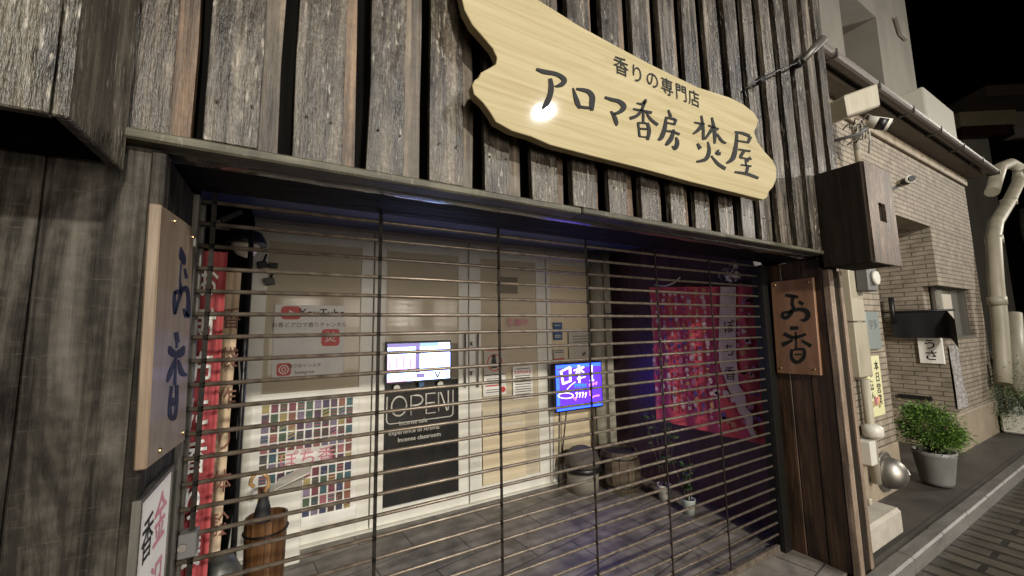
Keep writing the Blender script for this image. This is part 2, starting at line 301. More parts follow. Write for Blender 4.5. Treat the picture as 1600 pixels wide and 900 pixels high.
        bpy.data.objects.remove(ob); bpy.data.curves.remove(c); bpy.data.meshes.remove(me)
    def build(s, name, mats, parent=None, bevel=0, fix=True):
        mats = mats if isinstance(mats, (list, tuple)) else [mats]
        org = Vector(parent.get('_base', (0, 0, 0))) if parent else Vector((0, 0, 0))
        me = bpy.data.meshes.new(name); me.from_pydata([tuple(Vector(p)-org) for p in s.v], [], s.f)
        for x in mats: me.materials.append(x)
        me.polygons.foreach_set('material_index', s.mi); me.polygons.foreach_set('use_smooth', s.sm); me.update()
        if bevel or fix:
            bm = bmesh.new(); bm.from_mesh(me)
            if fix: bmesh.ops.recalc_face_normals(bm, faces=bm.faces)
            if bevel: bmesh.ops.bevel(bm, geom=[e for e in bm.edges if len(e.link_faces) == 2 and e.calc_face_angle(0) > .7], offset=bevel, segments=1, affect='EDGES', clamp_overlap=True)
            bm.to_mesh(me); bm.free()
        o = bpy.data.objects.new(name, me); COL.objects.link(o)
        if parent: o.parent = parent; o['_base'] = tuple(org)
        return o
def thing(name, label, cat, base=(0, 0, 0), group=None):
    o = bpy.data.objects.new(name, None); COL.objects.link(o); o.location = base; o.empty_display_size = .1
    o['_base'] = tuple(base); o['label'] = label; o['category'] = cat
    if group: o['group'] = group
    return o
def tag(o, label, cat, group=None):
    o['label'] = label; o['category'] = cat
    if group: o['group'] = group
    return o
def structure(o): o['kind'] = 'structure'; return o
U, V = Vector((1, 0, 0)), Vector((0, 0, 1))

# ================================================================ ground
b = MB(); b.box(-60, 90, -60, 1.1, -.3, -.1); structure(b.build('road', M_ROAD))
b = MB(); b.box(-60, 3.055, 1.115, 1.24, -.3, -.004); b.box(3.055, 60, 1.196, 1.24, -.3, -.012)
x = -8
structure(b.build('ground_strip', M_APRON))
b = MB(); x = 3.06
while x < 24:
    b.box(x, x+.597, 1.10, 1.195, -.3, .004+.004*random.random()); x += .6
structure(b.build('kerb', M_KERB, bevel=.012))
b = MB(); b.box(-60, 90, 1.24, 60, -.3, -.02); structure(b.build('ground', M_APRON))
b = MB(); b.box(-.55, 3.3, 1.26, 3.6, -.02, 0); structure(b.build('entrance_floor', M_FLOOR))

# ================================================================ timber shop building
XL, XR, YS, YF, WY = -.29, 3.09, 1.60, 1.20, 3.42     # jambs, shutter plane, street face, shop window plane
shop = thing('timber_shop', 'dark timber shop front of weathered vertical boards above a wide shuttered entrance', 'shop', (1.4, 1.2, 0))
# siding: wide boards over recessed ones
b = MB(); b2 = MB()
def board(mb, x0, x1, y0, y1, z0, z1, jag=.012):
    """board with slightly wavering edges"""
    n = 9; zs = [z0+(z1-z0)*i/n for i in range(n+1)]
    L = [x0+random.uniform(-jag, jag)*.35 for _ in zs]; Rr = [x1+random.uniform(-jag, jag)*.35 for _ in zs]; F = [y0+random.uniform(-.0015, .0015) for _ in zs]
    rows = [mb.pts([(l, f_, z), (r, f_, z), (r, y1, z), (l, y1, z)]) for l, r, f_, z in zip(L, Rr, F, zs)]
    for a, c in zip(rows, rows[1:]):
        for k in range(4): mb.face([a[k], a[(k+1) % 4], c[(k+1) % 4], c[k]])
    mb.face(list(reversed(rows[0]))); mb.face(rows[-1])
for i in range(-1, 19):
    x0 = -.212+.193*i
    if i >= 0: board(b, x0, x0+.112+random.uniform(-.01, .012), 1.170+random.uniform(-.004, .004), 1.198, 2.034+random.uniform(-.006, .004), 4.6)
    else: board(b, -.362, -.285, 1.196, 1.2, 2.03, 4.6)
    board(b2, x0+.05, x0+.162+random.uniform(-.006, .006), 1.1995, 1.225, 2.012, 4.6)
for i in range(17):
    for z in (2.16+random.uniform(-.02, .02), 2.79+random.uniform(-.03, .03), 3.4):
        for dx in (.026, .09): b.k = 1; b.lathe((-.212+.193*i+dx+random.uniform(-.006, .006), 1.1655, z+random.uniform(-.01, .01)), [(.0042, .004), (.0042, -.001)], 8, 'y')
b.k = 0
b.build('board_siding', [M_SIDE, M_RUST], shop, bevel=.003)
b2.build('back_board', M_STRIP, shop)
b = MB(); b.box(-.8, 3.44, 1.29, 1.36, 2.035, 4.6); b.build('upper_wall', M_BLACK, shop)
# lintel beam: a thin mossy edge board with a glossy dark soffit behind
b = MB(); 
for i, x in enumerate((-.42, .98, 1.93)):
    x1 = (.98, 1.93, 3.02)[i]
    b.box(x+.002, x1-.002, 1.157-.004*(i % 2), 1.226, 2.003+.003*i, 2.03+.001*i)
b.build('lintel_beam', M_BEAM, shop, bevel=.005)
b = MB()
for i in range(5):
    y0 = 1.228+.075*i
    if i == 0:
        g_ = MB(); k_ = 60; sec = [(1.228, 2.012), (1.240, 2.003), (1.262, 1.999), (1.285, 2.002), (1.300, 2.012), (1.300, 2.033), (1.228, 2.033)]
        for q in range(k_+1):
            xx = -.6+3.62*q/k_; jz = random.uniform(-.0022, .0022); idx_ = g_.pts([(xx, y_, z_+(jz if z_ < 2.02 else 0)) for y_, z_ in sec])
            if q:
                g_.smooth = True
                for w_ in range(7): g_.face([pr_[w_], pr_[(w_+1) % 7], idx_[(w_+1) % 7], idx_[w_]])
                g_.smooth = False
            else: g_.face(idx_)
            pr_ = idx_
        g_.face(pr_); g_.build('glossy_edging', M_GLOSSB, shop)
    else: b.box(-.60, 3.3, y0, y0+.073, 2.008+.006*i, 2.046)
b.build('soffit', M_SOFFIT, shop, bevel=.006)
# left plank wall
b = MB()
for x0, x1, yy in ((-1.6, -1.10, 1.199), (-1.095, -.715, 1.203), (-.71, -.487, 1.2), (-.4835, -.29, 1.198)):
    b.box(x0, x1, yy, 1.26, -.02, 2.002)
b.build('plank_wall', M_PLANK, shop, bevel=.004)
b = MB(); b.box(-.47, -.292, 1.262, 1.66, 0, 2.0); b.build('jamb', M_PLANK, shop)
b = MB(); b.box(-.312, -.283, 1.193, 1.232, 0, 1.995); b.build('corner_trim', M_PLANK, shop, bevel=.003)
# right post
b = MB()
for y0, y1, dx in ((1.225, 1.345, .0), (1.348, 1.47, .004), (1.473, 1.66, .002)): b.box(XR+dx, XR+.12, y0, y1, .0, 2.0)
b.build('post', M_POST, shop, bevel=.004)
b = MB(); b.box(XR-.004, XR+.052, 1.18, 1.222, -.02, 1.92); b.build('post_trim', M_TRIM, shop, bevel=.004); b = MB(); b.box(XR+.175, XR+.215, 1.19, 1.23, -.02, 1.92); b.build('post_trim', M_TRIM, shop, bevel=.004)
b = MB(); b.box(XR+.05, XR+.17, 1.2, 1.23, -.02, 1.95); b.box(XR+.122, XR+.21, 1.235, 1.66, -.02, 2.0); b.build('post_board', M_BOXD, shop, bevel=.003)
# end boxes each side of the upper wall
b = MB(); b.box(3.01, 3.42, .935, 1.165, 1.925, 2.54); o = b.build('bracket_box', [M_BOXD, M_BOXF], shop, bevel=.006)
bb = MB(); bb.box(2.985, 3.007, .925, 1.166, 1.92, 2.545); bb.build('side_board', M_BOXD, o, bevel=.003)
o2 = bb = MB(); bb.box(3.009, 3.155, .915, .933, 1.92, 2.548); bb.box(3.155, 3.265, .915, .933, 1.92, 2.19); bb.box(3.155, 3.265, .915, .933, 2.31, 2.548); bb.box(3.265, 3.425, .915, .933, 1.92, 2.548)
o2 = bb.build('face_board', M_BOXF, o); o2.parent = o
b = MB(); b.box(-.78, -.372, .935, 1.166, 1.94, 4.4); o = b.build('bracket_box', M_BLACK, shop)
bb = MB(); bb.box(-.371, -.35, .915, 1.168, 1.925, 4.4); bb.build('side_board', M_SIDE2, o, bevel=.003)
bb = MB(); bb.box(-.57, -.372, .912, .934, 1.925, 4.4); bb.box(-.8, -.574, .916, .934, 1.925, 4.4); bb.build('face_board', M_SIDE2, o, bevel=.003)
# entrance passage: side walls, ceiling, shop window wall
b = MB(); b.box(-.62, -.55, 1.66, 3.6, 0, 2.44); b.box(-.549, -.3, 1.66, 1.68, 0, 2.44); b.build('passage_wall', M_BLACK, shop); b = MB(); b.box(3.26, 3.33, 1.66, 3.6, 0, 2.44); b.box(3.1, 3.259, 1.66, 1.68, 0, 2.44); b.build('passage_wall', M_WALLGLOW, shop)
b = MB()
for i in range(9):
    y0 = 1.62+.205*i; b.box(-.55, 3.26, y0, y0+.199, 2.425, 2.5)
b.build('ceiling', M_CEILGLOW, shop, bevel=.004)
def xw(px, py=600): return P(px, py, 1, WY).x
def zw(px, py): return P(px, py, 1, WY).z
# sashes: white frames round glass
def sash(name, px0, px1, zb, zt, stile, parts, handle=None):
    """one glazed sash between photo columns px0..px1; parts = [(z0,z1,material)]"""
    x0, x1 = xw(px0), xw(px1)
    f_ = MB(); y0, y1 = WY-.02, WY+.02
    f_.box(x0+.002, x0+stile, y0, y1, 0.012, 2.40); f_.box(x1-stile, x1-.002, y0, y1, 0.012, 2.40)
    f_.box(x0+stile, x1-stile, y0, y1, .012, zb); f_.box(x0+stile, x1-stile, y0, y1, zt, 2.40)
    fo = f_.build(name, M_WHITE, shop, bevel=.004)
    for z0, z1, m_ in parts:
        g = MB(); g.box(x0+stile-.005, x1-stile+.005, WY-.004, WY+.004, z0, z1); g.build('pane', m_, fo)
    return fo
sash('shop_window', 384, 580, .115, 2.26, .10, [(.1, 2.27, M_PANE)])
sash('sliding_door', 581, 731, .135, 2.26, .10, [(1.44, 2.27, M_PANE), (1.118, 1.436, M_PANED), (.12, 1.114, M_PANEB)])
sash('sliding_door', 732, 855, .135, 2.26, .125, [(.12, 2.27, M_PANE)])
sash('shop_window', 856, 945, .16, 2.26, .05, [(.15, 2.27, M_CREAM)])
b = MB(); b.box(-.55, 3.26, WY-.05, WY+.05, -.0, .010); b.build('sill', M_WHITE, shop); b = MB(); b.box(-.30, 3.26, WY-.03, WY+.05, 2.402, 2.424); b.build('door_header', M_WHITE, shop)
b = MB(); b.box(-.55, 3.26, WY+.06, WY+.1, 0, 2.42); b.build('back_wall', M_BLACK, shop); b = MB(); b.box(-.55, -.285, WY-.25, WY-.02, 0, 2.42); b.build('dark_pillar', M_BLACK, shop)

# ================================================================ roller grille shutter
sh = thing('roller_shutter', 'lowered see-through roller shutter of thin steel bars across the shop entrance', 'roller shutter', (1.35, YS, 0))
proto = None
for k in range(-2, 25):
    z = 1.847-.0755*k
    if z < .03: break
    if proto is None:
        b = MB(); b.tube([(-.305, YS, z), (.7, YS, z+.001), (1.9, YS, z-.001), (3.0, YS, z)], .0074, 8); proto = b.build('bar', M_STEEL, sh); z0 = z
    else:
        o = proto.copy(); COL.objects.link(o); o.parent = sh; o.location = (0, 0, z-z0)
proto = None
for i, xx in enumerate((-.247, .294, .83, 1.363, 1.905, 2.43)):
    if proto is None:
        b = MB()
        for k in range(-3, 25):
            z = 1.847-.0755*k
            b.obox((xx-.002, YS-.0085, z-.038), (.0048, 0, 0), (0, .0012, 0), (0, 0, .046)); b.obox((xx+.002, YS-.0055, z-.038), (.0048, 0, 0), (0, .002, 0), (0, 0, .046))
            b.lathe((xx, YS, z), [(.0082, -.007), (.0082, .007)], 8, 'x')
        proto = b.build('chain', M_CHAIN, sh, bevel=0); x00 = xx
    else:
        o = proto.copy(); COL.objects.link(o); o.parent = sh; o.location = (xx-x00, 0, 0)
b = MB(); b.box(-.29, 2.99, YS-.012, YS+.012, .004, .045); b.build('bottom_bar', M_STEEL, sh, bevel=.003)
b = MB(); b.box(-.312, -.293, YS-.07, YS+.045, 0, 2.0); b.box(-.293, -.276, YS-.07, YS-.045, 0, 2.0); b.box(-.293, -.276, YS+.025, YS+.045, 0, 2.0); b.build('guide_rail', M_ALU, sh, bevel=.002)
b = MB(); b.box(3.0, 3.085, YS-.04, YS-.015, 0, 2.0); b.box(3.03, 3.085, YS-.014, YS+.05, 0, 2.0); b.build('guide_rail', M_DARKRAIL, sh)
p0, p1 = P(278, 838, 1, YS-.03), P(305, 870, 1, YS-.03)
b = MB(); b.box(p0.x, p1.x, YS-.03, YS+.02, p1.z, p0.z); lk = b.build('lock_case', M_GREYP, sh, bevel=.003)
b = MB(); b.lathe(((p0.x+p1.x)/2-.01, YS-.031, (p0.z+p1.z)/2), [(.011, -.006), (.011, .002)], 14, 'y'); b.build('keyhole', M_SSTEEL, lk)

# ================================================================ big signboard
SY = 1.08
sg = thing('wooden_signboard', 'pale varnished wooden shop signboard with ragged ends and black brush lettering', 'shop sign', (1.38, SY, 2.2))
def sp_(x, y): return P(x, y, 1, SY)
outline = [(775, 190), (766, 175), (755, 160), (741, 147), (738, 133), (742, 125), (748, 121), (752, 113), (765, 106), (775, 100), (777, 90), (770, 75), (753, 55), (738, 38), (726, 15)]
pts = [sp_(*q) for q in outline]
pts += [Vector((pts[-1].x-.025, SY, 2.70)), Vector((.42, SY, 2.775)), Vector((.47, SY, 2.79))]
pts += [sp_(*q) for q in [(858, 10), (905, 40), (960, 70), (1020, 102), (1090, 136), (1140, 152), (1162, 163), (1178, 176), (1185, 188), (1183, 197), (1178, 206), (1184, 222), (1195, 237), (1207, 250), (1213, 262), (1213, 280), (1208, 292), (1201, 300), (1199, 308), (1193, 312), (1150, 301), (1080, 284), (1000, 262), (920, 242), (860, 226), (830, 213), (800, 204)]]
b = MB(); b.prism(pts, (0, .034, 0)); o = b.build('board', [M_SIGN, M_SIGNE], sg, bevel=.002)
for p_ in o.data.polygons:
    if abs(p_.normal.y) < .5: p_.material_index = 1
b = MB(); b.box(.75, .81, SY+.0345, 1.165, 2.3, 2.6); b.build('mounting_batten', M_BOXD, sg); b = MB(); b.box(1.9, 1.96, SY+.0345, 1.165, 2.3, 2.6); b.build('mounting_batten', M_BOXD, sg)
def zf(x0, y0, s_): return lambda x, y, w: (x0+x/s_, y0+y/s_, w/s_)
Z1, Z2, Z3 = zf(820, 90, 7.5), zf(930, 130, 7.5), zf(1070, 160, 6.43)
ST = []
for Zq, strokes in ((Z1, [
    [(130, 138, 25), (220, 170, 48), (340, 190, 44), (420, 225, 48), (458, 270, 60), (435, 312, 55), (380, 335, 32), (345, 338, 8)],
    [(292, 250, 40), (305, 340, 60), (295, 430, 62), (262, 520, 64), (225, 580, 45), (205, 612, 15)],
    [(560, 360, 15), (585, 450, 42), (615, 540, 55), (642, 598, 22)], [(600, 370, 22), (680, 382, 38), (745, 405, 48), (785, 460, 62), (783, 540, 62), (780, 622, 40)], [(628, 578, 30), (700, 588, 30), (770, 592, 30)]]),
  (Z2, [[(108, 168, 25), (190, 195, 38), (270, 215, 44), (325, 260, 58), (322, 305, 58), (270, 345, 38), (208, 366, 26)], [(178, 330, 15), (215, 385, 42), (242, 460, 45), (246, 500, 18)],
    [(588, 192, 25), (570, 235, 42), (535, 246, 26), (482, 236, 12)], [(572, 215, 34), (548, 300, 32), (490, 380, 36), (402, 415, 36)], [(440, 303, 16), (520, 320, 26), (660, 348, 28)], [(560, 320, 28), (557, 455, 26)],
    [(590, 330, 15), (640, 420, 30), (730, 492, 32)], [(498, 462, 24), (515, 625, 24)], [(498, 466, 18), (590, 470, 22)], [(605, 465, 32), (628, 560, 40), (608, 665, 36)], [(525, 535, 20), (600, 540, 20)], [(515, 626, 13), (605, 636, 13)],
    [(852, 315, 18), (880, 400, 36)], [(815, 402, 15), (930, 425, 30)], [(940, 425, 36), (922, 492, 24)], [(825, 465, 14), (920, 482, 18)], [(825, 408, 26), (810, 530, 46), (770, 640, 50), (730, 662, 18)],
    [(820, 562, 15), (900, 570, 26), (985, 602, 24)], [(915, 545, 26), (890, 640, 50), (842, 708, 46), (815, 718, 12)], [(942, 635, 18), (957, 700, 46), (932, 765, 46), (895, 738, 8)]]),
  (Z3, [[(92, 203, 15), (195, 222, 20)], [(162, 135, 18), (180, 260, 27), (182, 378, 22)], [(165, 215, 24), (140, 270, 36), (80, 318, 14)], [(232, 232, 15), (335, 272, 20)], [(268, 155, 18), (295, 300, 36), (296, 415, 18)], [(272, 268, 36), (200, 370, 18)],
    [(318, 318, 18), (370, 390, 26), (412, 412, 14)], [(122, 415, 20), (152, 468, 40)], [(338, 478, 12), (318, 510, 34), (356, 518, 28)], [(228, 398, 14), (240, 490, 34), (208, 570, 38), (115, 597, 18)], [(262, 538, 14), (330, 620, 30), (405, 668, 30)],
    [(498, 297, 14), (570, 310, 26), (648, 340, 28)], [(656, 345, 36), (632, 405, 24)], [(518, 385, 14), (640, 405, 18)], [(520, 305, 22), (510, 430, 36), (480, 560, 46), (415, 612, 16)],
    [(535, 473, 14), (655, 492, 18)], [(592, 488, 30), (558, 545, 30), (580, 560, 14), (668, 572, 15)], [(652, 548, 14), (622, 595, 26)], [(606, 565, 14), (612, 640, 16)], [(558, 628, 12), (665, 642, 15)], [(632, 635, 30), (614, 710, 26)], [(498, 700, 18), (620, 720, 28), (735, 762, 24)]])):
    for s_ in strokes: ST.append([Zq(*q) for q in s_])
b = MB()
for s_ in ST: b.stroke(s_, sp_, (0, -.004, 0))
b.build('large_lettering', M_INK, sg)
b = MB()
for ch, x, y in (('香', 970, 106), ('り', 995, 118), ('の', 1019, 127), ('専', 1042, 138), ('門', 1064, 147), ('店', 1084, 156)):
    b.text(ch, sp_(x, y), U, V, .088, thick=.003, bold=.004)
b.build('small_lettering', M_INK, sg)
# ================================================================ plaques
def plaque(name, label, corners, X, n, th, m_, strokes, dots, ink):
    pl = thing(name, label, 'wooden plaque', tuple(P(*corners[3], 0, X)), 'incense plaques on the two posts')
    b = MB(); ps = [P(x, y, 0, X) for x, y in corners]; b.prism(ps, (-n*th, 0, 0)); b.build('board', m_, pl, bevel=.003)
    b = MB()
    for s_ in strokes: b.stroke([(x, y, w*1.2) for x, y, w in s_], lambda x, y: P(x, y, 0, X), (n*.0015, 0, 0))
    b.build('lettering', ink, pl)
    for d in dots:
        b = MB(); c = P(*d, 0, X+n*.001); b.lathe(c, [(.006, -.003*n), (.006, .002*n), (.003, .0045*n)], 10, 'x'); b.build('screw', M_BRASS, pl)
A, B_ = zf(225, 310, 4.733), zf(225, 500, 3.756)
sL = [[A(*q) for q in s_] for s_ in ([(268, 360, 8), (282, 435, 40), (298, 490, 12)], [(272, 478, 7), (264, 600, 9), (272, 685, 24)], [(222, 690, 14), (222, 780, 22), (226, 858, 16)], [(220, 698, 22), (272, 684, 32), (312, 662, 24), (326, 750, 22), (318, 872, 34), (290, 815, 10)], [(272, 690, 22), (250, 770, 18), (226, 852, 14)], [(299, 520, 12), (312, 592, 18)])]
sL += [[B_(*q) for q in s_] for s_ in ([(186, 72, 20), (196, 132, 20)], [(190, 132, 8), (190, 165, 10)], [(148, 152, 8), (160, 188, 34), (190, 205, 30), (216, 190, 36), (234, 152, 8)], [(180, 228, 6), (152, 310, 22), (133, 365, 8)], [(200, 234, 8), (220, 310, 26), (250, 322, 10)], [(186, 220, 6), (178, 382, 14)], [(160, 388, 14), (150, 480, 15), (153, 565, 20), (178, 572, 18), (190, 480, 15), (190, 382, 18)], [(168, 455, 13), (168, 505, 13)])]
plaque('incense_plaque', 'pale brown wooden plaque with brush lettering on the left jamb of the shutter', [(252, 319), (303, 356), (289, 688), (229, 734)], -.268, 1, .022, M_PLAQ, sL, [(273, 346), (302, 371), (286, 676), (250, 704)], M_INKB)
Cz = zf(1195, 425, 5.29)
sR = [[Cz(*q) for q in s_] for s_ in ([(172, 190, 16), (230, 200, 26), (278, 206, 18)], [(236, 200, 24), (228, 260, 20), (238, 305, 24), (190, 372, 28), (152, 372, 22), (152, 340, 20), (200, 330, 20), (285, 308, 26), (342, 322, 32), (360, 362, 34), (330, 398, 24), (300, 392, 8)], [(283, 242, 18), (318, 268, 24)], [(212, 465, 26), (278, 462, 26)], [(158, 508, 24), (240, 542, 26), (342, 514, 18)], [(232, 563, 18), (145, 602, 32)], [(306, 566, 14), (384, 612, 26)], [(258, 492, 10), (262, 640, 12)], [(225, 638, 18), (224, 708, 22), (265, 746, 25), (320, 710, 25), (326, 645, 20), (270, 638, 14), (225, 648, 12)], [(250, 682, 11), (306, 680, 11)])]
plaque('incense_plaque', 'dark brown wooden plaque with brush lettering on the right post of the shutter', [(1204, 441), (1270, 433), (1283, 587), (1214, 583)], 3.066, -1, .024, M_PLAQR, sR, [(1211, 446), (1263, 441), (1220, 575), (1273, 577)], M_INK)
# paper poster under the left plaque
XP = -.278
def pj(x, y): return P(x, y, 0, XP)
ps = [pj(221, 786), pj(268, 736)]
y0, y1, zt = ps[0].y, ps[1].y, (ps[0].z+ps[1].z)/2
pp = thing('paper_poster', 'tall white paper poster with pink and black brush characters below left plaque', 'poster', (XP, y0, zt-.75))
b = MB(); b.box(XP-.004, XP, y0, y1, zt-.75, zt); b.build('sheet', M_PAPER, pp)
b = MB(); b.box(XP-.012, XP+.003, y0-.014, y0-.001, zt-.76, zt+.012); b.box(XP-.012, XP+.003, y1+.001, y1+.012, zt-.76, zt+.012); b.box(XP-.012, XP+.003, y0-.001, y1+.001, zt+.001, zt+.012); b.build('frame', M_ALU, pp)
yu = Vector((0, 1, 0))
for chars, yy, m_, ln, z0_, dz in (('金沢の', y0+(y1-y0)*.66, M_PINK, 'pink_lettering', zt-.10, .165), ('香りと', y0+(y1-y0)*.26, M_INK, 'black_lettering', zt-.105, .135)):
    b = MB()
    for i, ch in enumerate(chars): b.text(ch, (XP, yy, z0_-dz*i), yu, V, .135 if m_ is M_PINK else .11, thick=.0015, bold=.004, sx=.8)
    b.build(ln, m_, pp)

# ================================================================ things in the entrance
def panel(name, label, cat, px0, py0, px1, py1, y, th, m_, rake=0):
    """rectangular panel facing the street, between two photo corners at depth y"""
    a, c = P(px0, py0, 1, y), P(px1, py1, 1, y)
    t = thing(name, label, cat, ((a.x+c.x)/2, y, c.z))
    b = MB(); b.box(a.x, c.x, y, y+th, c.z, a.z); bd = b.build('board' if th > .01 else 'sheet', m_, t)
    return t, a.x, c.x, c.z, a.z
def lines(mb, x0, x1, zs, y, h=.006, jag=.1):
    for z in zs:
        mb.poly([(x0, y, z-h/2), (x1-random.random()*jag*(x1-x0), y, z-h/2), (x1-random.random()*0-.0, y, z+h/2) if False else (x1-.0001-random.random()*0, y, z+h/2), (x0, y, z+h/2)])
YP = WY-.03
# channel poster on the left window
t, x0, x1, z0, z1 = panel('channel_poster', 'white poster with a red play button and a camera icon on the left window', 'poster', 430, 476, 536, 586, YP, .002, M_PAPER)
w, h = x1-x0, z1-z0; yq = YP-.0015
def at_(u, v): return (x0+w*u, yq, z0+h*v)
b = MB(); b.text('YouTube', at_(.66, .885), U, V, .088, bold=.006); b.text('お香とアロマ香りチャンネル', at_(.5, .72), U, V, .040, bold=.001); b.text('香りのインスタ', at_(.44, .16), U, V, .032); b.text('Instagram', at_(.44, .075), U, V, .034); b.build('lettering', M_INK, t)
def rrect(u0, v0, u1, v1, r, yy, n=5):
    ps = []
    X0, Z0, X1, Z1 = x0+w*u0, z0+h*v0, x0+w*u1, z0+h*v1
    for cx, cz, a0 in ((X1-r, Z1-r, 0), (X0+r, Z1-r, 90), (X0+r, Z0+r, 180), (X1-r, Z0+r, 270)):
        for k in range(n+1):
            a = rad(a0+90*k/n); ps.append((cx+r*math.cos(a), yy, cz+r*math.sin(a)))
    return ps
for nm_, q_ in (('play_icon', (.08, .80, .36, .98, .03)), ('seal_icon', (.66, .42, .93, .66, .025)), ('camera_icon', (.06, .04, .25, .21, .02))):
    b = MB(); b.poly(rrect(*q_, yq)); b.build(nm_, M_RED, t)
b = MB(); b.poly([(x0+w*.19, yq-.001, z0+h*.85), (x0+w*.27, yq-.001, z0+h*.89), (x0+w*.19, yq-.001, z0+h*.93)]); b.text('焚', (x0+w*.795, yq-.0005, z0+h*.54), U, V, .085, bold=.006)
for r_, r2 in ((.034, .026), (.016, .010)):
    c = Vector((x0+w*.155, yq-.001, z0+h*.125)); n = 20
    for k in range(n):
        a, a2 = 2*math.pi*k/n, 2*math.pi*(k+1)/n
        b.poly([c+Vector((math.cos(q)*rr, 0, math.sin(q)*rr)) for q, rr in ((a, r_), (a2, r_), (a2, r2), (a, r2))])
b.build('icon_mark', M_PAPER, t)
# colour swatch board
PAL = [plain('swatch_%s' % n, c, .5) for n, c in (('wine', (.17, .045, .065)), ('rose', (.36, .13, .16)), ('plum', (.09, .045, .085)), ('gold', (.36, .29, .12)), ('green', (.07, .11, .065)), ('navy', (.045, .055, .12)), ('rust', (.24, .10, .065)), ('lilac', (.22, .18, .27)), ('umber', (.08, .05, .04)), ('teal', (.045, .11, .13)))]
t, x0, x1, z0, z1 = panel('swatch_board', 'white framed board of many small coloured cloth squares under the window poster', 'display board', 396, 622, 556, 815, YP-.02, .018, M_PAPER)
z0 = P(556, 806, 1, YP-.02).z; z1 = P(556, 607, 1, YP-.02).z; w, h = x1-x0, z1-z0
for o in [c for c in t.children]: bpy.data.objects.remove(o)
b = MB(); b.box(x0, x1, YP-.02, YP-.002, z0, z1); b.build('board', M_PAPER, t)
b = MB()
for a in ((x0-.012, x0+.002, z0-.01, z1+.012), (x1-.002, x1+.012, z0-.01, z1+.012)): b.box(a[0], a[1], YP-.028, YP-.021, a[2], a[3])
b.box(x0+.003, x1-.003, YP-.028, YP-.021, z1-.006, z1+.012); b.box(x0+.003, x1-.003, YP-.028, YP-.021, z0-.01, z0+.006); b.build('frame', M_WHITE, t)
b = MB(); nc, nr = 11, 12; cw, chh = (w-.09)/nc, (h-.13)/nr
for r in range(nr):
    for c in range(nc):
        if 5 <= r <= 6 and 3 <= c <= 7: continue
        xx, zz = x0+.05+cw*c, z1-.06-chh*(r+1); yq = YP-.0215
        b.k = random.randrange(10); X0, X1, Z0, Z1 = xx+cw*.10, xx+cw*.90, zz+chh*.07, zz+chh*.92
        b.poly([(X0, yq, Z0), (X1, yq, Z0), (X1, yq, Z1), (X0, yq, Z1)])
        kk = random.randrange(5)
        b.k = random.randrange(10)
        if kk < 2:
            for q in range(2):
                zz2 = Z0+(Z1-Z0)*(.2+.4*q); b.poly([(X0, yq-.001, zz2), (X1, yq-.001, zz2+(.3*(Z1-Z0) if kk else 0)), (X1, yq-.001, zz2+(Z1-Z0)*(.2+(.3 if kk else 0))), (X0, yq-.001, zz2+(Z1-Z0)*.2)])
        elif kk == 2:
            for q in range(3):
                cx, cz = random.uniform(X0, X1-.008), random.uniform(Z0, Z1-.008); b.poly([(cx, yq-.001, cz), (cx+.008, yq-.001, cz), (cx+.008, yq-.001, cz+.01), (cx, yq-.001, cz+.01)])
b.build('cloth_square', PAL, t)['kind'] = 'stuff'
b = MB(); b.text('ぽち香', (x0+.05+cw*5.5, YP-.0215, z1-.06-chh*6.05), U, V, .125, bold=.006); b.text('京都', (x0+.05+cw*5.3, YP-.0215, z1-.06-chh*5.2), U, V, .035); b.build('lettering', M_PINK, t)
# monitor in the door
def emis(name, c, s_): return plain(name, (.02, .02, .02), .3, emit=c, es=s_)
E_W, E_P, E_V, E_B, E_D, E_C = emis('screen_white', (.32, .47, 1), 11), emis('screen_pink', (1, .50, .9), 2.2), emis('screen_violet', (.42, .32, .85), .8), emis('screen_blue', (.35, .6, 1), 1.4), emis('screen_dark', (.06, .05, .12), .5), emis('screen_pale', (.75, .88, 1), 2)
a, c = P(606, 535, 1, YP-.05), P(703, 596, 1, YP-.05)
a.z = P(654, 536, 1, YP-.05).z; c.z = P(654, 594, 1, YP-.05).z
t = thing('monitor', 'lit flat monitor with a bright white and pink picture on the glass door', 'monitor', ((a.x+c.x)/2, YP-.05, c.z)); w, h = c.x-a.x, a.z-c.z
b = MB(); b.box(a.x-.015, c.x+.015, YP-.048, YP-.005, c.z-.02, a.z+.015); b.build('casing', M_BLK, t, bevel=.004)
def Q(u0, v0, u1, v1, k, dy=0): b.k = k; b.poly([(a.x+w*u0, YP-.0495-dy, c.z+h*v0), (a.x+w*u1, YP-.0495-dy, c.z+h*v0), (a.x+w*u1, YP-.0495-dy, c.z+h*v1), (a.x+w*u0, YP-.0495-dy, c.z+h*v1)])
b = MB()
Q(0, 0, 1, 1, 0)
Q(0, .27, .43, .70, 1, .0005); Q(.43, .2, .50, 1, 2, .0005); Q(0, .9, .43, 1, 2, .001); Q(.5, .9, .8, 1, 3, .001); Q(0, 0, .3, .08, 1, .0006); Q(.44, .06, .58, .18, 2, .001); Q(.6, .02, 1, .2, 5, .0005); Q(.8, .9, 1, 1, 5, .001)
for i in range(11): xx = .03+.035*i; Q(xx, .3+random.random()*.1, xx+.012, .45+random.random()*.25, (2, 0, 1)[i % 3], .001)
b.k = 4; b.text('お', (a.x+w*.56, YP-.051, c.z+h*.66), U, V, .05, bold=.002); b.text('香', (a.x+w*.56, YP-.051, c.z+h*.45), U, V, .05, bold=.002)
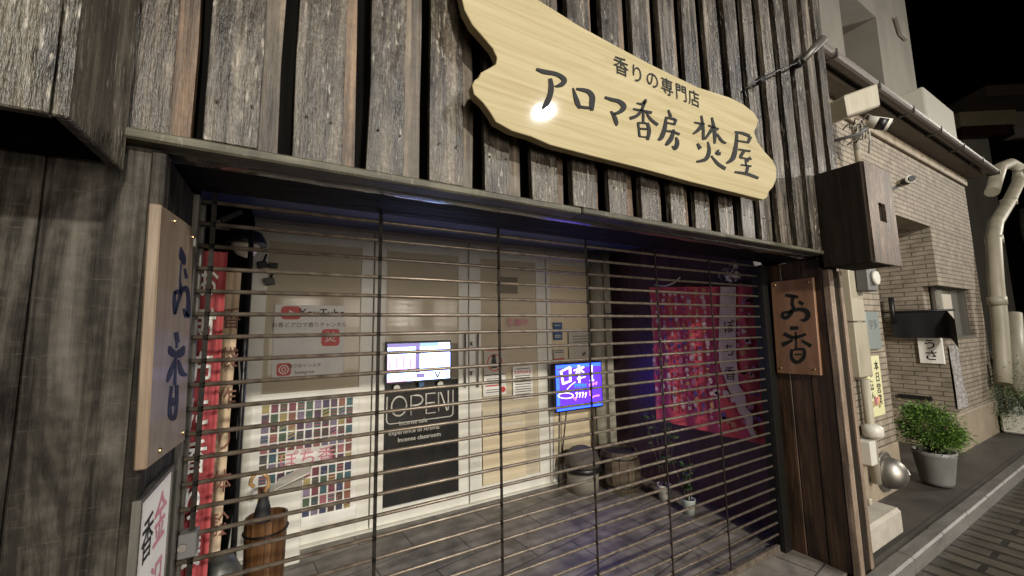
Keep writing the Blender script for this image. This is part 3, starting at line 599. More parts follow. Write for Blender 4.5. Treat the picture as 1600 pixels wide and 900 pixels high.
b.poly([(a.x+w*.74, YP-.0508, c.z+h*.2), (a.x+w*.76, YP-.0508, c.z+h*.2), (a.x+w*.80, YP-.0508, c.z+h*.03), (a.x+w*.78, YP-.0508, c.z+h*.03)]); b.poly([(a.x+w*.82, YP-.0508, c.z+h*.2), (a.x+w*.84, YP-.0508, c.z+h*.2), (a.x+w*.80, YP-.0508, c.z+h*.03), (a.x+w*.78, YP-.0508, c.z+h*.03)])
b.build('screen', [E_W, E_P, E_V, E_B, E_D, E_C], t, fix=False)
b = MB(); b.box(a.x+w*.5, a.x+w*.58, YP-.03, YP-.01, c.z-.075, c.z-.021); b.build('stand', M_BLUE, t)
for u in (.16, .86):
    b = MB(); b.lathe((a.x+w*u, YP-.008, c.z-.055), [(.027, -.012), (.03, 0)], 7, 'y'); tag(b.build('white_clip', M_PVCW), 'small white flower-shaped clip %s the lit monitor' % ('under left corner of' if u < .5 else 'under right corner of'), 'clip')
# OPEN neon sign
x0, x1 = xw(602, 640), xw(707, 640); zt_, zb_ = P(655, 612, 1, YP-.02).z, P(655, 655, 1, YP-.02).z
t = thing('open_sign', 'unlit neon tube sign reading OPEN inside a rounded outline on the door', 'neon sign', ((x0+x1)/2, YP-.02, zb_)); w, h = x1-x0, zt_-zb_; yq = YP-.02
def tp(u, v): return (x0+w*u, yq, zb_+h*v)
def arc(cu, cv, ru, rv, a0, a1, n=10): return [tp(cu+ru*math.cos(rad(a0+(a1-a0)*k/n)), cv+rv*math.sin(rad(a0+(a1-a0)*k/n))) for k in range(n+1)]
b = MB(); r_ = .0075
b.tube(arc(.17, .55, .105, .34, 0, 360, 22), r_); b.tube([tp(.34, .18), tp(.34, .88)]+arc(.42, .70, .09, .18, 90, -90, 8)+[tp(.345, .52)], r_)
b.tube([tp(.70, .90), tp(.56, .90), tp(.56, .18), tp(.70, .18)], r_); b.tube([tp(.56, .55), tp(.69, .55)], r_); b.tube([tp(.75, .2), tp(.75, .9), tp(.78, .9), tp(.88, .2), tp(.90, .22), tp(.90, .95)], r_)
b.build('letter_tube', M_TUBE, t)
b = MB(); b.tube([tp(.005, .92), tp(.0, .15)]+arc(.06, .08, .055, .12, 180, 270, 5)+arc(.92, .08, .055, .12, 270, 360, 5)+[tp(.975, .95)], .0055); b.build('outline_tube', M_TUBE, t)
b = MB(); b.box(x0-.01, x1+.01, yq+.012, yq+.016, zb_-.05, zt_+.01); b.build('back_plate', M_PANEB, t)
b = MB()
for tx, px, py in (('Incense sale', 646, 659), ('Experience of Aroma', 648, 672), ('Incense classroom', 656, 683)):
    b.text(tx, P(px, py, 1, YP-.03), U, V, .05, bold=.008)
tag(b.build('window_lettering', M_PVCW), 'white English lettering Incense sale and Incense classroom on the door glass', 'lettering')
# notices
def notice(label, px0, py0, px1, py1, cat='notice', m_=M_PAPER, name='notice', dy=0.0):
    return panel(name, label, cat, px0, py0, px1, py1, YP-dy, .0015, m_)
t, x0, x1, z0, z1 = notice('grey notice with a dark figure in a red ring on the right door', 756, 543, 790, 585, m_=M_PAPERD); w, h = x1-x0, z1-z0
b = MB(); b.poly([(x0+w*.1, YP-.001, z1-h*.03), (x0+w*.95, YP-.001, z1-h*.03), (x0+w*.95, YP-.001, z1-h*.13), (x0+w*.1, YP-.001, z1-h*.13)])
n = 22
for k in range(n):
    q0, q1 = 2*math.pi*k/n, 2*math.pi*(k+1)/n; cc = Vector((x0+w*.5, YP-.001, z0+h*.45))
    b.poly([cc+Vector((math.cos(q)*r, 0, math.sin(q)*r)) for q, r in ((q0, w*.36), (q1, w*.36), (q1, w*.31), (q0, w*.31))])
b.build('red_mark', M_RED, t)
b = MB(); b.lathe((x0+w*.45, YP-.002, z0+h*.66), [(w*.1, 0), (w*.1, .001)], 12, 'y'); b.prism([(x0+w*.30, YP-.001, z0+h*.25), (x0+w*.60, YP-.001, z0+h*.25), (x0+w*.55, YP-.001, z0+h*.58), (x0+w*.36, YP-.001, z0+h*.58)], (0, -.0006, 0)); b.build('figure', M_BLK, t)
def lines(mb, x0, x1, zs, y, h=.006):
    for z in zs:
        xe = x1-random.random()*.15*(x1-x0); mb.poly([(x0, y, z-h/2), (xe, y, z-h/2), (xe, y, z+h/2), (x0, y, z+h/2)])
for lab, r, red in (('white slip of paper just under the ringed figure notice', (756, 586, 790, 597), 0), ('wide white notice with a red line and red seal below the slip', (755, 601, 791, 616), 1), ('white printed sheet with a red headline on the right door', (801, 573, 833, 621), 2)):
    t, x0, x1, z0, z1 = notice(lab, *r); w, h = x1-x0, z1-z0; b = MB()
    if red == 2:
        lines(b, x0+w*.12, x1-w*.05, [z1-h*.08, z1-h*.30, z1-h*.36]+[z1-h*(.48+.075*i) for i in range(6)], YP-.001, .008); b.build('print', M_TXT, t)
        b = MB(); b.text('年末年始休業', (x0+w*.5, YP-.001, z1-h*.19), U, V, .034, bold=.008); b.build('headline', M_RED, t)
    else:
        lines(b, x0+w*.12, x1-w*.1, [z0+h*.3, z0+h*.5], YP-.001, .007); b.build('print', M_TXT, t)
        if red:
            b = MB(); lines(b, x0+w*.1, x1-w*.2, [z1-h*.15], YP-.001, .012); b.lathe((x1-w*.14, YP-.001, z0+h*.45), [(.028, -.0008), (.028, 0)], 14, 'y'); b.build('red_mark', M_RED, t)
b = MB(); b.text('準備中', P(809, 505, 1, YP), U, V, .085, bold=.008); tag(b.build('door_lettering', M_PINK), 'faint pink three character lettering high on the right door', 'lettering')
t, x0, x1, z0, z1 = panel('cream_blind', 'cream paper blind inside the lower right door', 'blind', 754, 641, 822, 744, YP-.0, .0015, M_CREAM); w, h = x1-x0, z1-z0
b = MB()
for i, tx in enumerate(('お香作り体験教室', 'アロマ体験教室')): b.text(tx, (x0+w*.5, YP-.001, z1-h*(.07+.17*i)), U, V, .062, bold=.006)
b.build('lettering', M_PVCW, t)
t, x0, x1, z0, z1 = notice('small plain grey paper rectangle high on the right door glass', 778, 432, 809, 459, m_=plain('grey_card', (.20, .17, .12), .5))
t, x0, x1, z0, z1 = notice('small blue sticker beside the white instructions sheet', 865, 504, 879, 531, 'sticker', M_BLUE, 'sticker'); b = MB(); lines(b, x0+.01, x1-.01, [z1-.03, z0+.05, z0+.03], YP-.001, .012); b.build('print', M_PAPERD, t)
t, x0, x1, z0, z1 = notice('small grey paper with a dark red footer under the blue sticker', 865, 546, 882, 562, m_=M_PAPERD); b = MB(); b.poly([(x0, YP-.001, z0), (x1, YP-.001, z0), (x1, YP-.001, z0+.018), (x0, YP-.001, z0+.018)]); b.build('footer', M_RED, t); b = MB(); lines(b, x0+.01, x1-.01, [z1-.015, z1-.035], YP-.001, .008); b.build('print', M_TXT, t)
t, x0, x1, z0, z1 = notice('large white instructions sheet with lines of print above the blue display', 888, 516, 940, 562, m_=M_PAPERD); w, h = x1-x0, z1-z0; b = MB()
lines(b, x0+w*.12, x1-w*.1, [z1-h*(.2+.09*i) for i in range(4)], YP-.001, .009); b.lathe((x0+w*.78, YP-.001, z0+h*.3), [(.025, -.0006), (.025, 0)], 10, 'y'); b.poly([(x0+w*.38, YP-.001, z0+h*.15), (x0+w*.5, YP-.001, z0+h*.2), (x0+w*.5, YP-.001, z0+h*.3), (x0+w*.4, YP-.001, z0+h*.24)]); b.build('print', M_TXT, t)
b = MB()
for px, py in ((737, 537), (737, 583)): b.lathe(P(px, py, 1, WY-.035), [(.012, 0), (.02, -.012), (.012, -.03)], 12, 'y')
b.tube([P(727, 520, 1, WY-.05), P(727, 605, 1, WY-.05)], .008); b.tube([P(747, 520, 1, WY-.05), P(747, 605, 1, WY-.05)], .008)
tag(b.build('door_handle_set', M_SSTEEL), 'pair of long steel pull handles between the two sliding doors', 'door handle')
# LED board on easel
YE = 3.24
a, c = P(868, 571, 1, YE), P(941, 633, 1, YE); w, h = c.x-a.x, a.z-c.z
t = thing('led_board', 'glowing blue-violet writing board with luminous hand lettering on a thin easel', 'display board', ((a.x+c.x)/2, YE, c.z))
E_BG, E_BG2, E_T, E_CY, E_PK = emis('board_blue', (.05, .012, .85), 4.6), emis('board_azure', (.018, .06, 1), 6), emis('board_white', (.95, .75, 1), 2.6), emis('board_cyan', (.03, .35, .9), 1.2), emis('board_pink', (1, .3, .65), 1.7)
b = MB(); b.box(a.x-.015, c.x+.015, YE, YE+.03, c.z-.015, a.z+.015); b.build('frame', M_BLK, t, bevel=.004)
b = MB(); b.poly([(a.x, YE-.001, c.z), (c.x, YE-.001, c.z), (c.x, YE-.001, a.z), (a.x, YE-.001, a.z)]); b.k = 1; 
for zz0, zz1 in ((c.z, c.z+h*.08), (a.z-h*.08, a.z)): b.poly([(a.x, YE-.0015, zz0), (c.x, YE-.0015, zz0), (c.x, YE-.0015, zz1), (a.x, YE-.0015, zz1)])
b.poly([(a.x, YE-.0014, c.z+h*.1), (a.x+w*.07, YE-.0014, c.z+h*.1), (a.x+w*.07, YE-.0014, a.z-h*.1), (a.x, YE-.0014, a.z-h*.1)])
b.build('panel', [E_BG, E_BG2], t, fix=False)
Lz = zf(860, 560, 11.25); pe = lambda x, y: P(x, y, 1, YE-.002)
b = MB()
for s_ in ([(170, 240, 30), (345, 150, 35)], [(345, 150, 42), (350, 400, 42)], [(185, 230, 40), (225, 450, 40)], [(210, 450, 40), (370, 390, 32)], [(410, 215, 28), (590, 150, 34)], [(500, 120, 40), (510, 430, 34)], [(500, 190, 30), (440, 280, 20)], [(520, 190, 34), (590, 250, 26)], [(470, 360, 34), (620, 320, 12)], [(720, 120, 40), (725, 400, 42)], [(690, 150, 25), (725, 130, 25)], [(690, 395, 30), (765, 380, 30)], [(440, 410, 8), (350, 480, 14), (290, 550, 10)]):
    b.stroke([Lz(*q) for q in s_], pe, (0, -.0015, 0))
el = [Lz(270+130*math.cos(k*.42), 655+48*math.sin(k*.42), 16) for k in range(16)]; b.stroke(el, pe, (0, -.0015, 0))
for i in range(4): b.stroke([Lz(440+55*i, 620+12*math.sin(i*9), 15), Lz(470+55*i, 600, 15), Lz(460+50*i, 690, 14)], pe, (0, -.0015, 0))
b.build('white_lettering', E_T, t, fix=False)
b = MB()
for i in range(5): b.stroke([Lz(415+45*i, 470, 20), Lz(455+42*i, 450, 20), Lz(430+45*i, 515, 18)], pe, (0, -.0015, 0))
b.build('cyan_lettering', E_CY, t, fix=False)
b = MB()
for q0, q1 in ((680, 470), (740, 455), (790, 440)): b.stroke([Lz(q0, q1, 26), Lz(q0+25, q1-25, 22), Lz(q0+10, q1+25, 20)], pe, (0, -.0015, 0))
b.stroke([Lz(700, 560, 36), Lz(705, 660, 36)], pe, (0, -.0015, 0)); b.stroke([Lz(740, 690, 24), Lz(780, 660, 24), Lz(860, 650, 30)], pe, (0, -.0015, 0)); b.stroke([Lz(400, 710, 20), Lz(450, 690, 20), Lz(440, 740, 16)], pe, (0, -.0015, 0))
b.build('pink_lettering', E_PK, t, fix=False)
for px0, px1, dy in ((874, 871, 0), (886, 873, .2), (930, 938, 0)):
    b = MB(); q0 = P(px0, 634, 1, YE+.035); q1 = P(px1, 700, 1, YE+.035+dy); q1.z = 0.0; b.tube([q0, q1], .007); b.build('leg', M_BLK, t)
# right end pillar (pale trunk) of the shop window, wire rack
b = MB(); b.tube([(xw(923, 420)+.0, WY-.09, 2.42), (xw(923, 420)-.01, WY-.09, 1.6), (xw(925, 600), WY-.09, 0)], [.075, .07, .08], 14); b.box(xw(935, 500), xw(944, 500), WY-.12, WY-.055, 0, 2.42)
b.build('corner_column', noisy('pale_trunk', [(.3, (.26, .235, .185)), (.7, (.42, .39, .31))], scale=(9, 9, 2), rough=.6, bump=.3), shop)
b = MB()
for dz in (0, .06):
    b.tube([(3.0, 3.24, 1.66+dz), (3.24, 3.24, 1.66+dz)], .003, 5); b.tube([(3.0, 3.05, 1.66+dz), (3.24, 3.05, 1.66+dz)], .003, 5); b.tube([(3.0, 3.05, 1.66+dz), (3.0, 3.24, 1.66+dz)], .003, 5)
for i in range(5): b.tube([(3.0+.055*i, 3.05, 1.66), (3.0+.055*i, 3.05, 1.72)], .002, 5)
tag(b.build('wire_rack', M_BLK), 'small black wire rack on the dark wall beside pale column', 'rack')
# ---------------- left flags
def cloth(mb, x0, x1, y, z0, z1, amp, ph, th=.0, n=14, mrow=18, skew=0.0, cols=None):
    g = []
    for j in range(mrow+1):
        t_ = j/mrow; row = []
        for i in range(n+1):
            s_ = i/n; xx = x0+(x1-x0)*s_+skew*t_; zz = z1+(z0-z1)*t_
            row.append((xx, y+amp*math.sin(ph+s_*9+t_*1.7)*(.3+t_)+amp*.5*math.sin(s_*23+ph*2+t_*4), zz))
        g.append(mb.pts(row))
    mb.smooth = True
    for j in range(mrow):
        for i in range(n):
            if cols: mb.k = cols(i/n, j/mrow)
            mb.face([g[j][i], g[j+1][i], g[j+1][i+1], g[j][i+1]])
    mb.smooth = False
YB = 1.92
a, c = P(304, 388, 1, YB), P(330, 900, 1, YB)
t = thing('nobori_banner', 'tall red nobori banner with white vertical lettering behind the left shutter edge', 'banner', (a.x, YB, .05), 'nobori banners inside the shutter')
xb0, xb1 = P(300, 600, 1, YB).x, P(343, 600, 1, YB).x
b = MB(); cloth(b, xb0, xb1, YB, .25, P(320, 392, 1, YB).z, .008, .5); o = b.build('cloth', M_FLAG, t); 
b = MB()
for i, ch in enumerate('お財布に香り袋体験'):
    zz = P(318, 445, 1, YB).z-.165*i
    b.text(ch, (P(315, 600, 1, YB).x, YB-.02, zz), U, V, .13, bold=.012, sx=.55)
b.build('lettering', M_PAPER, t)
b = MB(); b.tube([(xb0-.02, YB+.02, 0), (xb0-.02, YB+.02, 2.02)], .011); b.tube([(xb0-.03, YB+.02, 1.99), (xb1, YB+.02, 1.99)], .006); b.build('pole', M_BLK, t)
YB2 = 2.35
xb0, xb1 = P(344, 600, 1, YB2).x, P(367, 600, 1, YB2).x
t = thing('nobori_banner', 'beige nobori banner with brown flowers and lettering right of the red banner', 'banner', (xb0, YB2, .05), 'nobori banners inside the shutter')
b = MB(); cloth(b, xb0-.05, xb1, YB2, .40, P(352, 425, 1, YB2).z, .01, 2.1, skew=-.02); b.build('cloth', M_FLAGB, t)
b = MB()
for i, ch in enumerate('香袋作り体験'): b.text(ch, (xb0+(xb1-xb0)*.55, YB2-.025, P(355, 500, 1, YB2).z-.19*i), U, V, .11, bold=.004, sx=.7)
b.build('lettering', plain('brown_print', (.16, .06, .04), .6), t)
b = MB(); b.tube([(xb1+.03, YB2+.03, 0), (xb1+.03, YB2+.03, 2.1)], .012); b.build('pole', M_BLK, t)
b = MB()
for i in range(1, 3): pass
pth = [P(373, 560, 1, 3.1), P(376, 620, 1, 3.1), P(371, 680, 1, 3.1), P(374, 730, 1, 3.05), P(366, 790, 1, 3.0), P(362, 830, 1, 3.0), P(357, 862, 1, 2.95)]
b.tube(pth, .006, 6); tag(b.build('hanging_cable', M_PVCW), 'thin white cable hanging down against the dark pillar at left', 'cable')
# wall lamp, black brackets
c = P(384, 385, 1, 2.6)
t = thing('wall_lamp', 'round opal globe lamp in a black hood at the upper left of the entrance', 'wall lamp', tuple(c))
b = MB(); b.lathe(c, [(.004, -.065), (.045, -.05), (.068, -.01), (.068, .01), (.05, .03)], 22); b.build('globe', M_GLASSW, t)
b = MB(); b.lathe(c+Vector((0, 0, .02)), [(.10, -.012), (.105, .0), (.075, .06), (.02, .08)], 22); b.tube([c+Vector((0, 0, .08)), c+Vector((-.05, .3, .12)), c+Vector((-.1, .6, .12))], .012); b.build('hood', M_BLK, t)
for q, nm in (((361, 338), 0), ):
    b = MB(); p_ = P(*q, 1, 1.95); b.obox(p_, (.03, .02, .028), (-.006, .01, 0), (-.006, 0, .008)); b.tube([p_+Vector((-.03, -.02, -.028)), p_+Vector((-.07, .0, -.04))], .01); tag(b.build('metal_bracket', M_ALU), 'small pale metal bracket under the soffit at upper left', 'bracket')
for q, s_, lb in (((410, 414), .03, 'pair of small black clip spotlights high on the left window frame'), ((421, 440), .032, 'single square black spotlight on the left window below the pair')):
    p_ = P(*q, 1, WY-.06); b = MB(); b.obox(p_, (s_, 0, s_*.2), (0, .03, 0), (-s_*.2, 0, s_*.8))
    if q[1] < 430: b.obox(p_+Vector((.07, 0, 0)), (s_*.9, 0, 0), (0, .03, 0), (0, 0, s_*.6)); b.tube([p_, p_+Vector((.07, 0, 0))], .008)
    b.tube([p_, p_+Vector((.02, .04, .09))], .008); tag(b.build('clip_spotlight', M_BLK, bevel=.004), lb, 'spotlight')
# bucket, umbrella, white box, helmet-like bag
c = Vector((-.06, 2.82, 0))
c = P(413, 880, 1, 2.75); c = Vector((c.x, 2.75, 0))
t = thing('umbrella_bucket', 'tall wooden stave bucket standing inside the shutter at lower left', 'bucket', tuple(c))
RB, HB = .108, P(413, 806, 1, 2.75).z
b = MB(); n = 20
for k in range(n):
    a0, a1 = 2*math.pi*(k+.03)/n, 2*math.pi*(k+.97)/n
    ii = []
    for r0, z in ((RB*.86, .01), (RB, HB)):
        for r in (r0, r0-.012):
            for a_ in (a0, a1): ii.append(c+Vector((math.cos(a_)*r, math.sin(a_)*r, z)))
    q = b.pts(ii)
    for f_ in ((0, 1, 5, 4), (3, 2, 6, 7), (4, 5, 7, 6), (0, 4, 6, 2), (1, 3, 7, 5), (0, 2, 3, 1)): b.face([q[x] for x in f_])
b.build('staves', M_BARREL, t)
for zz in (HB*.86, HB*.25):
    b = MB(); rr = RB*(.86+.14*zz/HB)+.004; b.tube([c+Vector((math.cos(k*.3142)*rr, math.sin(k*.3142)*rr, zz)) for k in range(21)], .006, 6); b.build('hoop', M_HOOP if zz > .3 else M_CANE, t)
b = MB(); b.lathe(c+Vector((0, 0, .012)), [(RB*.84, 0), (RB*.84, .01)], 20); b.build('bottom', M_BARREL, t)
u0 = c+Vector((-.02, 0, .02)); top = P(412, 768, 1, 2.75)
t = thing('umbrella', 'folded black umbrella with curved bamboo handle standing in the wooden bucket', 'umbrella', tuple(u0))
b = MB(); b.tube([u0, u0.lerp(top, .5), u0.lerp(top, .85), top], [.012, .05, .04, .012], 12); b.build('canopy', M_UMB, t)
hh = [P(*q, 1, 2.75) for q in ((412, 772), (420, 757), (419, 746), (410, 739), (400, 740), (393, 748), (391, 756), (397, 761))]
b = MB(); b.tube(hh, .0105, 9); b.build('handle', M_CANE, t)
a, e_ = P(428, 752, 1, 3.2), P(472, 866, 1, 3.2)
t = thing('white_box_stand', 'white box with open flap standing between the bucket and window board', 'box', ((a.x+e_.x)/2, 3.2, 0))
x0_, x1_ = P(425, 830, 1, 3.18).x, P(470, 830, 1, 3.18).x; zt_ = P(440, 765, 1, 3.18).z
b = MB(); b.box(x0_-.03, x1_, 3.18, 3.34, 0, zt_); b.build('body', M_WHITE, t, bevel=.008)
b = MB(); b.prism([(x0_, 3.175, zt_+.004), (x1_+.04, 3.175, zt_+.075), (x1_+.07, 3.30, zt_+.11), (x0_+.02, 3.30, zt_+.03)], (0, .004, .006)); b.build('flap', M_WHITE, t)
c = P(345, 885, 1, 2.3); b = MB(); b.lathe((c.x, c.y, c.z-.2), [(.07, 0), (.085, .08), (.08, .17), (.05, .235), (.01, .255)], 18); b.tube([(c.x, c.y, c.z-.2), (c.x, c.y, 0)], .03); tag(b.build('plastic_cover', plain('dark_plastic', (.05, .05, .045), .4)), 'dark rounded plastic hood at the foot of the red banner', 'cover')
# ---------------- right: patterned red cloth on the dark wall
XC = 3.13
def cpt(x, y): return P(x, y, 0, XC)
ya, yb = cpt(1190, 600).y, cpt(1021, 560).y
zt_, zb_ = cpt(1100, 450).z, .66
t = thing('red_cloth', 'red patterned cloth hanging along the right side wall behind the shutter', 'wall cloth', (XC, (ya+yb)/2, zb_))
CP = [plain('cloth_%s' % n, c_, .8) for n, c_ in (('red', (.52, .07, .10)), ('crimson', (.42, .045, .09)), ('pale', (.56, .41, .38)), ('indigo', (.09, .06, .20)), ('gold', (.42, .22, .09)), ('mauve', (.36, .13, .20)))]
g = MB(); n, mr = 40, 40
idx = []
for j in range(mr+1):
    row = []
    for i in range(n+1):
        s_, t_ = i/n, j/mr; yy = yb+(ya-yb)*s_; zt_l = cpt(1021, 448).z*(1-s_)+cpt(1180, 447).z*s_
        row.append((XC+.012*math.sin(s_*26)+.01*math.sin(s_*11+t_*4), yy, zt_l+(zb_-zt_l)*t_))
    idx.append(g.pts(row))
g.smooth = True
for j in range(mr):
    for i in range(n): g.face([idx[j][i], idx[j+1][i], idx[j+1][i+1], idx[j][i+1]])
g.smooth = False
def blot(yy, zz, r, k, asp=1.0):
    g.k = k; nn = 7; r0 = random.random()*6
    g.prism([(XC-.024, yy+r*math.cos(q*2*math.pi/nn+r0)*(.6+.5*random.random()), zz+r*asp*math.sin(q*2*math.pi/nn+r0)*(.6+.5*random.random())) for q in range(nn)], (-.001, 0, 0))
for col in range(9):
    yy0 = yb-.04-col*(yb-ya)*.62/9
    z = cpt(1060, 455).z-.02
    while z > zb_+.12+.06*random.random():
        blot(yy0+random.uniform(-.012, .012), z, random.uniform(.012, .026), random.choice((2, 2, 3, 4, 5, 5, 1)), random.choice((1, 1.6))); z -= random.uniform(.035, .06)
for i in range(46):
    blot(random.uniform(ya+.02, ya+(yb-ya)*.14), random.uniform(zb_+.05, zt_), random.uniform(.012, .03), random.choice((2, 5, 1, 1, 4)))
for i in range(26):
    blot(random.uniform(ya+.02, ya+(yb-ya)*.36), random.uniform(zb_+.03, zb_+.38), random.uniform(.012, .034), random.choice((2, 2, 3, 4)))
g.build('cloth', CP, t, fix=False)
b = MB(); rib = [(1138, 448, 24), (1137, 500, 26), (1137, 560, 27), (1143, 588, 22), (1146, 604, 17), (1156, 622, 18), (1160, 640, 13), (1170, 652, 13), (1172, 668, 9), (1180, 684, 7)]
b.stroke(rib, lambda x, y: P(x, y, 0, XC-.0265), (-.001, 0, 0)); b.build('ribbon_print', plain('ribbon_cream', (.48, .37, .32), .8), t)
b = MB()
for ch, px, py in (('ぽ', 1139, 512), ('ち', 1140, 548), ('香', 1141, 585)): b.text(ch, P(px, py, 0, XC-.029), Vector((0, -1, 0)), V, .115, bold=.004, sx=.8)
b.build('lettering', M_INK, t)
b = MB()
c = P(1140, 432, 0, 3.08)
for k in range(46):
    d = Vector((random.gauss(0, 1), random.gauss(0, 1), random.gauss(0, 1))).normalized(); q = c+Vector((d.x*.04, d.y*.09, d.z*.055+.02*(d.y > 0)))
    r = random.uniform(.012, .028); a_ = d.orthogonal().normalized(); e2 = d.cross(a_)
    b.poly([q+a_*r, q+e2*r*.7, q-a_*r, q-e2*r*.7])
q1 = P(1147, 415, 0, 3.08)
for k in range(20):
    d = Vector((random.gauss(0, 1), random.gauss(0, 1), random.gauss(0, 1))).normalized(); q = q1+d*.03; a_ = d.orthogonal().normalized(); e2 = d.cross(a_); b.poly([q+a_*.02, q+e2*.014, q-a_*.02, q-e2*.014])
b.tube([q1, c], .006, 6); tag(b.build('paper_flower', plain('grey_petals', (.34, .31, .31), .6), fix=False), 'grey artificial flower fixed above the red cloth', 'flower')
b = MB(); b.tube([P(1022, 445, 0, 3.1), P(1040, 447, 0, 3.1), P(1053, 442, 0, 3.1), P(1063, 433, 0, 3.1)], .006, 6); tag(b.build('white_ribbon', M_PVCW), 'thin white curled ribbon at the top left corner of the red cloth', 'ribbon')
# barrel planter, stool, pots
def barrel(c, r, h, m_, label, name):
    t = thing(name, label, 'barrel', tuple(c)); b = MB(); n = 16
    for k in range(n):
        a0, a1 = 2*math.pi*(k+.03)/n, 2*math.pi*(k+.97)/n; prev = None
        for s_ in (0, .33, .66, 1):
            rr = r*(.86+.14*math.sin(math.pi*s_)); ring = b.pts([c+Vector((math.cos(a_)*q, math.sin(a_)*q, h*s_)) for a_, q in ((a0, rr), (a1, rr), (a1, rr-.02), (a0, rr-.02))])
            if prev:
                for x_ in range(4): b.face([prev[x_], prev[(x_+1) % 4], ring[(x_+1) % 4], ring[x_]])
            prev = ring
        b.face(prev)
    b.build('staves', m_, t)
    for s_ in (.15, .85):
        b = MB(); rr = r*(.86+.14*math.sin(math.pi*s_))+.003; b.tube([c+Vector((math.cos(k*.314)*rr, math.sin(k*.314)*rr, h*s_)) for k in range(21)], .007, 6); b.build('hoop', M_HOOP, t)
    b = MB(); b.lathe(c+Vector((0, 0, h*.9)), [(r*.84, 0), (r*.84, .01)], 16); b.build('soil', M_SOIL, t)
    return t
c = P(958, 762, 2, 0); c.z = 0
barrel(Vector((2.88, 2.98, 0)), .2, .36, M_BARRELO, 'old dark wooden barrel planter against the right end of the entrance', 'barrel_planter')
b = MB(); sc = Vector((2.52, 3.12, 0))
b.lathe(sc, [(.15, 0), (.155, .19)], 26); b.build('round_base', M_GREYP) if False else None
t = thing('round_stool', 'round-topped grey stool with a black rim beside the barrel planter', 'stool', tuple(sc)); b.build('base', plain('stool_base', (.20, .18, .15), .6), t)
b = MB(); b.lathe(sc, [(.175, .191), (.185, .20), (.185, .232), (.175, .24)], 30); b.build('rim', M_BLK, t)
b = MB(); b.lathe(sc, [(.172, .241), (.17, .29), (.15, .345), (.11, .385), (.06, .405), (.005, .41)], 30); b.build('seat', noisy('stool_fabric', [(.3, (.05, .042, .035)), (.7, (.10, .085, .07))], scale=(12, 12, 12), rough=.8, bump=.2), t)
def plant(base, r, h, potm, label, tall, name='potted_plant', leafm=M_LEAFD, k=60):
    t = thing(name, label, 'potted plant', tuple(base)); b = MB(); b.lathe(base, [(r*.72, 0), (r, h), (r*1.05, h+.012), (r*.92, h+.012), (r*.9, h*.9)], 22); b.build('pot', potm, t)
    b = MB(); st = []
    for i in range(5):
        q = base+Vector((random.uniform(-r, r)*.4, random.uniform(-r, r)*.4, h*.9)); e_ = q+Vector((random.uniform(-.12, .12), random.uniform(-.12, .12), tall*random.uniform(.6, 1))); md = q.lerp(e_, .5)+Vector((random.uniform(-.03, .03), 0, .02)); b.tube([q, md, e_], [.005, .004, .002], 5); st.append((q, md, e_))
    b.build('stem', M_STEM, t); b = MB()
    for i in range(k):
        q, md, e_ = random.choice(st); s_ = random.uniform(.25, 1); p_ = q.lerp(md, s_*2) if s_ < .5 else md.lerp(e_, s_*2-1); d = Vector((random.gauss(0, 1), random.gauss(0, 1), random.gauss(.2, .6))).normalized(); l = random.uniform(.03, .06); w_ = d.orthogonal().normalized()*l*.25
        b.poly([p_, p_+d*l*.5+w_, p_+d*l, p_+d*l*.5-w_])
    b.build('foliage', leafm, t, fix=False)
plant(Vector((2.99, 2.55, 0)), .06, .13, M_POTW, 'tall dark plant in a small white pot, the farther of two by right wall', .85, k=90)
plant(Vector((2.95, 2.27, 0)), .055, .11, plain('pale_green_pot', (.36, .40, .37), .4), 'short leafy plant in a pale grey pot, the nearer of two by right wall', .42, k=60)

# ================================================================ cable across the boards at upper right
b = MB(); b.tube([P(1163, 140, 1, 1.15), P(1180, 128, 1, 1.13), P(1188, 124, 1, 1.12), P(1215, 110, 1, 1.12), P(1243, 99, 1, 1.12), P(1252, 92, 1, 1.12)], .006, 7); b.lathe(P(1188, 126, 1, 1.13), [(.02, -.02), (.025, 0), (.02, .02)], 12, 'y')
b.lathe(P(1248, 98, 1, 1.13), [(.03, -.02), (.034, 0), (.03, .02)], 12, 'y')
b.tube([P(1163, 140, 1, 1.15), P(1166, 152, 1, 1.15)], .005, 6)
tag(b.build('black_cable', M_BLK), 'black twisted cable running across the boards to the right of signboard', 'cable')
b = MB(); b.tube([P(1252, 97, 1, 1.11), P(1285, 62, 1, 1.05)], [.02, .03], 12); tag(b.build('grey_lamp_arm', M_ALU), 'grey tubular lamp arm at the right end of the black cable', 'lamp')

# ================================================================ tiled neighbour house
nh = thing('tiled_house', 'beige tiled house with a brown gutter next to the timber shop', 'house', (7, 1.6, 0))
NY = 1.60
xa = 3.34; p1 = P(1385, 560, 1, NY).x; p2 = P(1482, 560, 1, NY).x; p3 = 9.05
zsof = 2.80
b = MB(); b.box(xa, p1, NY, NY+1.2, -.02, zsof); b.build('tile_pier', M_TILE, nh); b = MB(); b.box(p2, p3, NY+.001, NY+1.2, 2.03, zsof-.001); 
wx0, wx1 = P(1480, 490, 1, NY).x, P(1521, 490, 1, NY).x; wz0, wz1 = P(1500, 529, 1, NY).z, 2.03
b.box(p2, wx1, NY, NY+1.2, .42, wz0); b.box(wx1+.0, p3, NY+.002, NY+1.2, .42, 2.028); b.box(p2, wx0+.05, NY+.15, NY+1.2, wz0, wz1)
b.build('tile_wall', M_TILE, nh)
b = MB(); b.box(xa, p3, NY-.001, NY+1.2, zsof+.001, 3.78); b.build('upper_tile_wall', M_TILE, nh)
